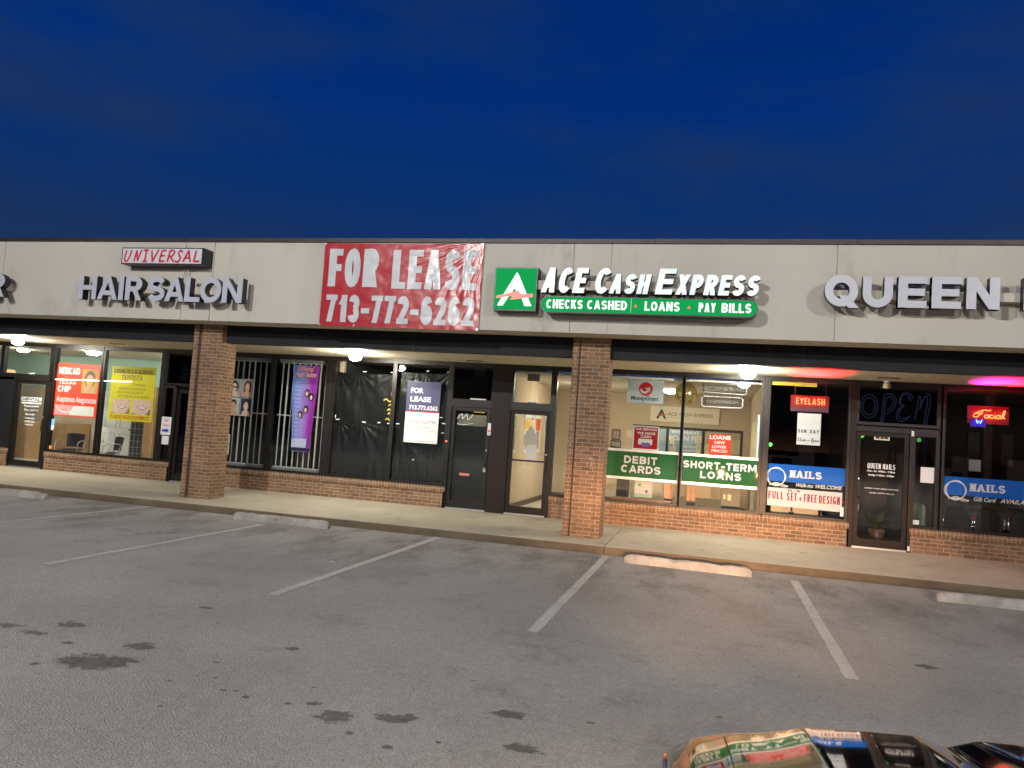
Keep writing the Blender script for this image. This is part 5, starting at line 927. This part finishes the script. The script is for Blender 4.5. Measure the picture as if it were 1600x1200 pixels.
# OPEN neon (off), its tubes given a slight painted glow, on a black panel in the transom
r = root('neon_sign', (3.1, .05, 2.24), 'large switched-off, faintly glowing bluish double-tube OPEN neon sign above the nail salon door', 'neon sign')
bx(2.46, 3.74, .06, .07, 2.24, 2.87).build('backing_board', mat('blue_black_board', (.004, .004, .014), .25), r)
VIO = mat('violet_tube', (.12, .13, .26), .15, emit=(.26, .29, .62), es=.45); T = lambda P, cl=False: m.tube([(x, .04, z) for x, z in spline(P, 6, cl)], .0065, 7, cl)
m = MB(); 
for k in (1, .72): T([(2.635+.145*k*math.cos(i*.6283), 2.56+.215*k*math.sin(i*.6283)) for i in range(10)], True)
T([(2.84, 2.29), (2.86, 2.5), (2.88, 2.74)]); T([(2.875, 2.29), (2.895, 2.5), (2.905, 2.64)]); T([(2.84, 2.29), (2.857, 2.275), (2.875, 2.29)]); T([(2.88, 2.74), (2.90, 2.79), (2.99, 2.80), (3.08, 2.72), (3.06, 2.57), (2.99, 2.47), (2.90, 2.44)]); T([(2.905, 2.64), (2.94, 2.74), (3.01, 2.74), (3.04, 2.67), (3.0, 2.55), (2.93, 2.50)])
T([(3.30, 2.70), (3.29, 2.78), (3.22, 2.81), (3.15, 2.74), (3.13, 2.64), (3.18, 2.59), (3.11, 2.50), (3.10, 2.38), (3.16, 2.32), (3.26, 2.35), (3.33, 2.43)]); T([(3.335, 2.70), (3.34, 2.79), (3.27, 2.84), (3.18, 2.80), (3.16, 2.65), (3.215, 2.60), (3.15, 2.52), (3.14, 2.41), (3.20, 2.37), (3.29, 2.40), (3.33, 2.43)])
T([(3.40, 2.36), (3.43, 2.55), (3.45, 2.74), (3.47, 2.79), (3.49, 2.70), (3.475, 2.55), (3.52, 2.70), (3.57, 2.80), (3.60, 2.72), (3.575, 2.5), (3.55, 2.29)]); T([(3.55, 2.29), (3.57, 2.27), (3.59, 2.29), (3.62, 2.5), (3.65, 2.74), (3.62, 2.83), (3.57, 2.84)]); m.build('letter_tube', VIO, r)
# door lettering and bits
m = MB(); y = -.0055; stext(m, 'QUEEN NAILS', 2.64, 3.10, 1.435, 1.53, .0135, y, gap=.010, sh=.013, space=.5); btext(m, 'Mon - Sat  9:00am - 7:30pm', 2.64, 3.10, 1.365, 1.41, y, .028); btext(m, 'Sunday 11:00am - 6:00pm', 2.66, 3.09, 1.295, 1.34, y, .028); btext(m, 'available number please inside shop', 2.60, 3.17, 1.065, 1.095, y, .01); btext(m, 'please call for service', 2.69, 3.10, .985, 1.015, y, .01); m.build('door_lettering', WHT, dq)
small('paper_notice', 3.515, 3.735, 1.25, 1.525, PAP, 'blank white paper on the sidelight right of the nail salon door', 'notice'); small('sticker', 3.42, 3.52, .50, .58, mat('pale_grey_print', lin('#b8c2c6')), 'small pale card at the foot of the nail salon sidelight', 'sticker')
small('sticker', 3.335, 3.375, 2.06, 2.15, WHT, 'small white tag at top right corner of the nail salon door', 'sticker', -.064); small('sticker', 3.335, 3.37, .03, .11, WHT, 'small white tag at the foot of the nail salon door', 'sticker', -.064)
r = root('security_camera', (2.89, -.12, 3.02), 'small white dome security camera on the soffit above the OPEN sign', 'camera'); m = MB(); m.lathe([(.05, 0), (.05, -.03), (.03, -.035)], (2.89, -.12, 3.02), 16); m.build('mount', PAP, r); m = MB(); m.lathe([(.03, -.035), (.062, -.055), (.066, -.12), (.05, -.135)], (2.89, -.12, 3.02), 16); m.build('housing', mat('ivory', (.5, .42, .32), .5), r); m = MB(); m.lathe([(.045, -.135), (.03, -.15), (.005, -.155)], (2.89, -.12, 3.02), 14); m.build('dome', INK, r)
# facial + wax neon
r = root('neon_sign', (4.6, .15, 2.35), 'glowing red script Facial neon sign with a small blue W below', 'neon sign'); m = MB(); S3 = lambda P: m.tube([(4.36+x*.46, .12, 2.45+z*.16) for x, z in spline(P, 5)], .0085, 7)
S3([(.02, .45), (.12, .62), (.35, .95), (.52, .9), (.60, .98)]); S3([(.34, .95), (.25, .5), (.12, .15), (.02, .2), (.0, .32)]); S3([(.12, .52), (.22, .55), (.32, .52)])
for a in (.40, .80): S3([(a+.12, .42), (a+.03, .42), (a-.01, .2), (a+.05, .08), (a+.13, .3), (a+.13, .42), (a+.12, .15), (a+.19, .12)])
S3([(.68, .40), (.60, .42), (.56, .2), (.62, .08), (.70, .16)]); S3([(.74, .42), (.72, .14), (.78, .12)]); S3([(.745, .60), (.75, .62)]); S3([(1.0, .12), (1.0, .5), (1.06, .98), (1.08, .8), (1.03, .3), (1.08, .1)])
m.build('letter_tube', REDN, r); m = MB(); m.tube([(4.41, .12, 2.425), (4.43, .12, 2.36), (4.452, .12, 2.41), (4.475, .12, 2.36), (4.50, .12, 2.425)], .007, 7); m.build('letter_tube', mat('blue_neon', (.2, .2, 1), .3, emit=(.10, .16, 1), es=14), r)
bx(4.28, 4.94, .18, .19, 2.36, 2.68).build('backing_board', mat('red_acrylic', (.22, .004, .008)), r); bx(4.33, 4.58, .172, .179, 2.30, 2.44).build('backing_board', mat('blue_acrylic', (.03, .03, .5), .3), r)
signlight(r, (4.68, .06, 2.62), 62, (1, .004, .018), .55, .26, (R(-116), 0, 0)); signlight(r, (4.36, .06, 2.62), 20, (.9, .01, .35), .22, .26, (R(-116), 0, 0))
# black salon chairs with chrome fittings along the right window, table edge behind
for i, x in enumerate((3.63, 4.27, 4.78, 5.32, 5.86)):
    r = root('salon_chair', (x, .55, 0), ['black rounded chair back with chrome posts behind the sidelight', 'first black chair back with chrome posts from the left in the right window', 'second black chair back with chrome posts from the left in the right window', 'third black chair back, at the right frame edge', 'fourth black chair back, partly past the right frame edge'][i], 'chair', 'black chairs along the right salon window')
    m = MB(); w = .20; P = [(x-w, .42), (x-w-.02, .62), (x-w+.04, .78), (x-.08, .85), (x+.08, .85), (x+w-.04, .78), (x+w+.02, .62), (x+w, .42)]; m.prism(P, .50, .56); m.build('backrest', mat('black_vinyl', (.006, .006, .007), .45, spec=.25), r, bevel=.01)
    bx(x-.2, x+.2, .56, .98, .42, .5).build('seat', mat('black_vinyl', (.02, .02, .022)), r); m = MB(); m.tube([(x, .75, .42), (x, .75, .05)], .03, 8); m.lathe([(.25, .0), (.25, .03), (.05, .06)], (x, .75, .0), 18); m.build('pedestal', ALU, r)
    for s in (-1, 1):
        c = MB(); X = x+s*.235; c.tube([(X, .5, .40), (X, .5, .74)], .011, 8)
        for z in (.52, .66): c.lathe([(.004, -.02), (.035, -.008), (.035, .008), (.004, .02)], (X, .5, z), 12)
        c.build('chrome_post', mat('chrome', (.75, .75, .76), .15, 1), r)
bx(4.6, 6.2, 1.3, 2.0, .80, .84).build('manicure_table', mat('table_edge', (.16, .14, .10), .4), None, 'long manicure table top behind the black chairs', 'table'); 
o = bx(5.12, 5.34, 3.0, 3.02, 1.48, 1.72).build('paper_notice', PAP, None, 'dim white sheet standing inside the right nail salon window', 'notice')
for a, b in ((5.5, 5.78), (6.18, 6.46)): framed('wall_art', a, b, 1.6, 2.36, 4.59, 'tall dark framed picture on the mauve wall, %s of the pair' % ('left' if a < 6 else 'right'), 'picture', mat('dim_art', (.12, .10, .10), .6, var=.5, vs=8))
m = MB(); m.grid(lambda u, v: (3.47+.26*u, .40+.10*math.sin(6*u), .45+.42*v*(1-.3*(2*u-1)**2)+.02*noise.noise((u*6, v*6, 1))), 12, 12); m.build('draped_bag', mat('dusty_green_cloth', (.09, .13, .11), .7, var=.4, vs=12), None, 'dusty green draped bag on a chair behind the narrow sidelight', 'bag')
# low reception furniture and a plant seen in the left window and door
r = root('manicure_station', (1.6, .6, 0), 'cream low manicure table with small objects behind the full set sign', 'table'); bx(1.0, 2.15, .45, .85, .62, .66).build('table_top', mat('cream_laminate', (.45, .42, .32), .4, var=.2), r); bx(1.05, 1.9, .5, .8, .30, .62).build('cabinet', mat('cream_laminate', (.45, .42, .32)), r)
for x in (1.42, 1.95): m = MB(); m.tube([(x, .42, .30), (x, .42, .66)], .018, 8); m.lathe([(.05, -.02), (.05, .0)], (x, .42, .50), 12); m.build('chrome_post', mat('chrome', (.75, .75, .76)), r)
r = root('potted_plant', (3.02, 1.0, 0), 'dark leafy potted plant just inside the nail salon door', 'plant'); m = MB(); m.lathe([(.11, 0), (.15, .28), (.14, .28)], (3.02, 1.0, 0), 18); m.build('pot', mat('pot_brown', (.10, .06, .04), .5), r); m = MB()
for i in range(46):
    a = random.uniform(0, 6.28); L = random.uniform(.3, .6); b = random.uniform(.15, .5); c = Vector((3.02, 1.0, .28)); 
    for k in range(5):
        t0, t1 = k/5, (k+1)/5; f = lambda t: c+Vector((math.cos(a)*b*t, math.sin(a)*b*t, L*t-.25*t*t)); w = lambda t: .03*math.sin(math.pi*min(1, t+.08)); n_ = Vector((-math.sin(a), math.cos(a), .2)); p, q = f(t0), f(t1); m.quad(p-n_*w(t0), p+n_*w(t0), q+n_*w(t1), q-n_*w(t1))
m.build('foliage', mat('plant_leaf', (.05, .09, .03), .45, var=.4, vs=12), r)
r = root('pedicure_chair', (2.62, 1.3, 0), 'pale looped chair frame glimpsed through the nail salon door', 'chair'); m = MB(); m.tube(spline([(2.35, 1.2, .35), (2.5, 1.15, .40), (2.66, 1.1, .55), (2.68, 1.1, .70), (2.55, 1.15, .74), (2.38, 1.2, .70)], 6), .022, 8); m.build('arm_frame', mat('beige_plastic', (.36, .32, .24), .4), r); m = MB(); m.box(2.2, 2.6, 1.3, 1.8, .38, .48); m.box(2.2, 2.6, 1.75, 1.9, .48, 1.1); m.build('seat', mat('black_vinyl', (.02, .02, .022)), r); m = MB(); m.tube(spline([(2.3, .9, .12), (2.5, .85, .14), (2.72, .8, .05)], 5), .03, 7); m.build('footrest', mat('beige_plastic', (.36, .32, .24)), r)

# ================================================================== unseen blocks added across the street, behind the viewpoint, to darken the glass reflections
FAR = mat('far_block_dark', (.06, .055, .05), .9, var=.3, vs=.4)
for i, (a, b, h, yy) in enumerate(((-95, -48, 9, -78), (-46, -14, 11, -74), (-12, 22, 8.5, -80), (24, 60, 10, -76))):
    m = MB(); m.box(a, b, yy-12, yy, GZ, h); m.box(a-.3, b+.3, yy-12.3, yy+.3, h, h+.5); m.build('far_dark_block', FAR, kind='structure')
# ================================================================== the car in the foreground
CX = .82
PAINTC = mat('grey_metallic_paint', (.19, .20, .225), .055, 1.0, coat=1)
TRIMB = mat('black_trim', (.012, .012, .013), .4); CGL = mat('car_glass', (.01, .011, .012), .04, spec=.8)
car = root('parked_car', (CX, -14.9, GZ), 'dark glossy grey car whose hood shows at the bottom right, headlights on', 'car')
PR = [(0, .950), (.10, .945), (.15, .925), (.184, .913), (.215, .922), (.255, .934), (.40, .925), (.545, .912), (.60, .895), (.657, .880), (.75, .864), (.85, .836), (.90, .806), (.93, .77), (.95, .72)]
def prof(s): return sum(prof0(s+d) for d in (-.014, -.007, 0, .007, .014))/5 if abs(s) < .9 else prof0(s)
def prof0(s):
    s = abs(s)
    for (a, za), (b, zb_) in zip(PR, PR[1:]):
        if s <= b: t = (s-a)/(b-a); return za+(zb_-za)*t
    return PR[-1][1]
def hood(u, v):
    s = (2*u-1)*.95; x = CX+s; 
    if v < .12:      # rolled front lip
        a = (1-v/.12)*1.35; return (x, -13.0+.07*math.sin(a)+.02*(1-(s/.95)**2), prof(s)-.07*(1-math.cos(a))-.012*a)
    t = (v-.12)/.88*1.32; return (x, -13.0-t+.02*(1-(s/.95)**2), prof(s)+.186*t-.05*t*t)
m = MB(); m.grid(hood, 190, 70); m.build('hood', PAINTC, car)
def loft(secs, name, mt, parent):
    m = MB(); rows = [[m.bm.verts.new(p) for p in s] for s in secs]; n = len(rows[0])
    for A, B in zip(rows, rows[1:]):
        for k in range(n): f = m.bm.faces.new((A[k], A[(k+1) % n], B[(k+1) % n], B[k])); f.smooth = True
    m.bm.faces.new(rows[0][::-1]); m.bm.faces.new(rows[-1]); return m.build(name, mt, parent)
secs = []
for y, w, zb_, zt in ((-12.80, .62, .25, .55), (-12.86, .80, .12, .66), (-12.98, .90, .05, .70), (-13.3, .945, .02, .70), (-14.3, .95, .02, .84), (-15.6, .95, .02, .86), (-16.8, .94, .04, .88), (-17.4, .90, .08, .86), (-17.62, .80, .15, .78)):
    b, t = GZ+.17+zb_-.02, zt; secs.append([(CX+s*w*k, y, z) for s, k, z in ((-1, .94, b), (-1, 1, (b+t)/2-.05), (-1, 1, t-.08), (-1, .96, t), (1, .96, t), (1, 1, t-.08), (1, 1, (b+t)/2-.05), (1, .94, b))])
loft(secs, 'body', PAINTC, car)
gb = [(-14.28, .80, .86), (-17.2, .78, .87)]; gt = [(-15.05, .60, 1.40), (-16.75, .58, 1.40)]
m = MB(); q = lambda s, e: (CX+s*e[1], e[0], e[2]); m.quad(q(-1, gb[0]), q(1, gb[0]), q(1, gt[0]), q(-1, gt[0])); m.build('windshield', CGL, car); m = MB(); m.quad(q(1, gb[1]), q(-1, gb[1]), q(-1, gt[1]), q(1, gt[1])); m.build('rear_window', CGL, car)
for s in (-1, 1): m = MB(); m.quad(q(s, gb[1]), q(s, gb[0]), q(s, gt[0]), q(s, gt[1])); m.build('side_window', CGL, car)
m = MB(); m.grid(lambda u, v: (CX+(2*u-1)*.61, -15.03-1.75*v, 1.40+.02*math.sin(math.pi*u)*math.sin(math.pi*v)+.005), 10, 10); m.build('roof', PAINTC, car)
m = MB()
for s in (-1, 1): m.tube([q(s, gb[0]), q(s, gt[0])], .035, 8); m.tube([q(s, gb[1]), q(s, gt[1])], .045, 8); m.tube([(CX+s*.79, -15.85, .86), (CX+s*.59, -15.9, 1.40)], .035, 8); m.tube([q(s, gt[0]), q(s, gt[1])], .03, 8)
m.build('roof_pillar', PAINTC, car)
for s in (-1, 1):
    for y in (-13.75, -16.55):
        w = root('wheel', (CX+s*.84, y, GZ+.33), None, None); w.parent = car; w.location = Vector((CX+s*.84, y, GZ+.33))-ORG[car.name]; m = MB(); m.lathe([(.20, -.10), (.31, -.105), (.33, -.07), (.33, .07), (.31, .105), (.20, .10)], (CX+s*.84, y, GZ+.33), 28, 'x'); m.build('tyre', mat('tyre_rubber', (.015, .015, .015), .8), w); m = MB(); m.lathe([(.03, -.085), (.20, -.07), (.20, .07), (.03, .085)], (CX+s*.84, y, GZ+.33), 20, 'x'); m.build('rim', ALU, w)
    m = MB(); m.grid(lambda u, v: (CX+s*(.98+.10*math.sin(math.pi*u)), -14.55+.12*math.cos(math.pi*v*1.0), .80+.16*u), 8, 8); m.box(CX+s*1.03-.09, CX+s*1.03+.09, -14.60, -14.52, .78, .94); m.build('side_mirror', PAINTC, car)
    d = MB(); 
    for z in (.70, .40): d.box(CX+s*.951-.004, CX+s*.951+.004, -15.62, -14.5, z, z+.012)
    d.build('door_trim', TRIMB, car)
m = MB(); m.box(CX-.45, CX+.45, -12.88, -12.80, .28, .58); m.build('grille', TRIMB, car)
for s in (-1, 1):
    hx = CX+s*.64; h = root('headlight', (hx, -12.87, .70), None, None); h.parent = car; h.location = Vector((hx, -12.87, .70))-ORG[car.name]
    m = MB(); m.box(hx-.17, hx+.17, -12.98, -12.855, .58, .72); m.build('lamp_housing', mat('lamp_chrome', (.5, .5, .5), .2, 1), h, bevel=.02)
    m = MB(); m.lathe([(.05, 0), (.05, .008), (.02, .014)], (hx, -12.855, .66), 20, 'y'); m.build('lamp_lens', mat('headlamp_glow', (1, .9, .7), .2, emit=(1, .74, .36), es=900), h)
    bx(hx-.13, hx+.13, -12.855, -12.76, .715, .725).build('beam_cutoff_plate', TRIMB, h)  # added plate, unseen below the hood edge, cuts the beam level
    ld = bpy.data.lights.new('beam_light', 'SPOT'); ld.energy = 9500; ld.color = (1, .55, .28); ld.spot_size = R(44); ld.spot_blend = 1; ld.shadow_soft_size = .004
    lo = bpy.data.objects.new('beam_light', ld); link(lo, h); lo.location = (0, .045, .0135); lo.rotation_euler = (R(98), 0, R(4))
m = MB(); m.tube([(-.075, -13.6, .84), (-.075, -13.6, .998)], .0042, 10); m.mi = 1; m.tube([(-.075, -13.6, .998), (-.075, -13.6, 1.012)], .0044, 10); m.build('antenna', [TRIMB, mat('amber_tip', (.32, .09, .03), .35)], car)
bx(CX-.26, CX+.26, -17.64, -17.60, .30, .42).build('licence_plate', PAP, car)
